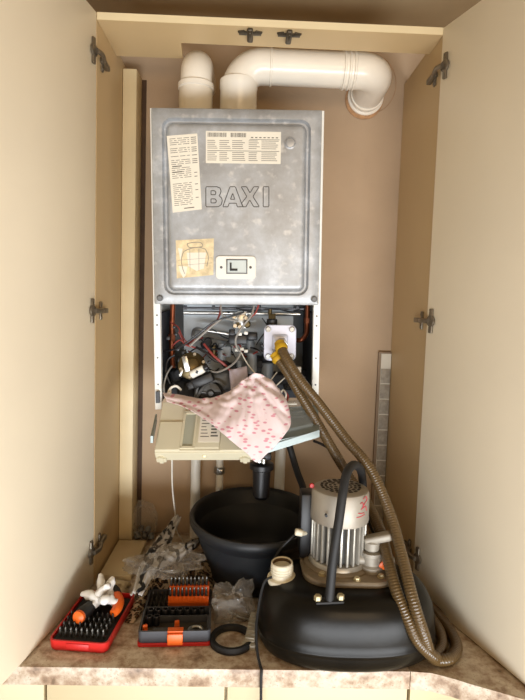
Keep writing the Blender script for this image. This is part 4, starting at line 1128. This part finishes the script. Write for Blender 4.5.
for k, x in enumerate((-.061, -.045)):
    o = so0.copy(); C.objects.link(o); o.location = SM @ V((x, -.003, .0172)); o['category'] = 'socket'; o['group'] = 'black sockets in the case'
    o['label'] = ['black socket at the left end of the front row in the case', 'second black socket in the front row of the case'][k]
m_ = MB().cyl((-.045, -.036, .024), (-.012, -.036, .024), .006, 14, .001).cyl((-.012, -.036, .024), (.014, -.034, .023), .0035, 10).box((-.046, -.036, .024), (.006, .009, .009))
o = obj('extension_bar', m_, K['dark_steel']); o.data.transform(SM)
single(o, 'dark extension bar lying at the front of the socket case', 'tool', base=SM @ V((-.02, -.036, .0172)))
m_ = MB().tube([V((.030, -.040, .022)), V((.034, -.026, .022)), V((.046, -.021, .022)), V((.058, -.026, .022)), V((.061, -.040, .022))], .0045, 10, 6)
o = obj('curved_key', m_, K['steel']); o.data.transform(SM)
single(o, 'shiny curved key in the front right of the socket case', 'tool', base=SM @ V((.045, -.03, .0172)))
for k, (x, y, zz) in enumerate(((-.066, -.036, .017), (.003, -.022, .017))):
    m_ = MB().cyl((x, y, zz), (x, y, zz + .012), .006, 12, .001).box((x, y, zz + .016), (.010, .006, .010), rz(20), .001)
    o = obj('bit_adapter', m_, K['orange_plastic']); o.data.transform(SM)
    single(o, ['orange adapter in the front left corner of the socket case', 'orange adapter behind the latch of the socket case'][k], 'tool', base=SM @ V((x, y, .0172)))

# rubber ring
m_ = MB().lathe([(.0375, .0), (.0365, .006), (.0385, .012), (.047, .013), (.0505, .008), (.0495, 0), (.0375, .0)], (-.019, 1.131, .0012), (0, 0, 1), 48, cap=False)
o = obj('rubber_ring', m_, K['black_rubber']); single(o, 'flat black rubber ring on the worktop beside the socket case', 'gasket', base=(-.019, 1.131, .0012))
# grey ribbed clip leaning against the tank
a, b = on(249, 646, .004), on(256, 616, .02)
m_ = MB(); d = (b - a); L_ = d.length; d.normalize()
rot = Matrix((d.cross(V((0, 0, 1))).normalized(), d, V((0, 0, 1)))).transposed()
mid = (a + b) / 2
m_.box(mid + V((0, 0, .008)), (.024, L_, .016), rot, .003)
for k in range(8): m_.box(mid + d * (k - 3.5) * L_ / 8.5 + V((0, 0, .0168)), (.02, .0035, .003), rot, .0006)
m_.box(a - d * .004 + V((0, 0, .007)), (.030, .012, .014), rot, .002)
o = obj('plastic_clip', m_, K['clip_grey']); single(o, 'grey ribbed plastic clip lying between rubber ring and tank', 'clip', base=(mid.x, mid.y, mid.z))
o.location = (mid.x - .0, mid.y, .0075)
# loose screws
for k, (px, py, ang) in enumerate(((229, 612, -40), (236, 616, -30), (244, 619, -15))):
    p = on(px, py, .0045); m_ = MB()
    m_.lathe([(.0042, 0), (.0042, .004), (.0022, .0045), (.0024, .012), (.0020, .018), (.0024, .022), (.0004, .03)], (0, 0, 0), (math.cos(math.radians(ang)), math.sin(math.radians(ang)), 0), 10)
    o = obj('loose_screw', m_, K['steel']); o.location = (p.x, p.y, .0055)
    o['label'] = ['steel screw nearest the socket case by the rubber ring', 'middle of three steel screws behind the rubber ring', 'rightmost of three steel screws behind the rubber ring'][k]; o['category'] = 'screw'; o['group'] = 'loose screws behind the rubber ring'
o = obj('small_cap', MB().box((on(123, 617).x, on(123, 617).y, .007), (.016, .016, .0115), rz(20), .003), K['clip_grey'])
single(o, 'small grey plastic cap between the two tool cases', 'cap', base=(on(123, 617).x, on(123, 617).y, .0012))
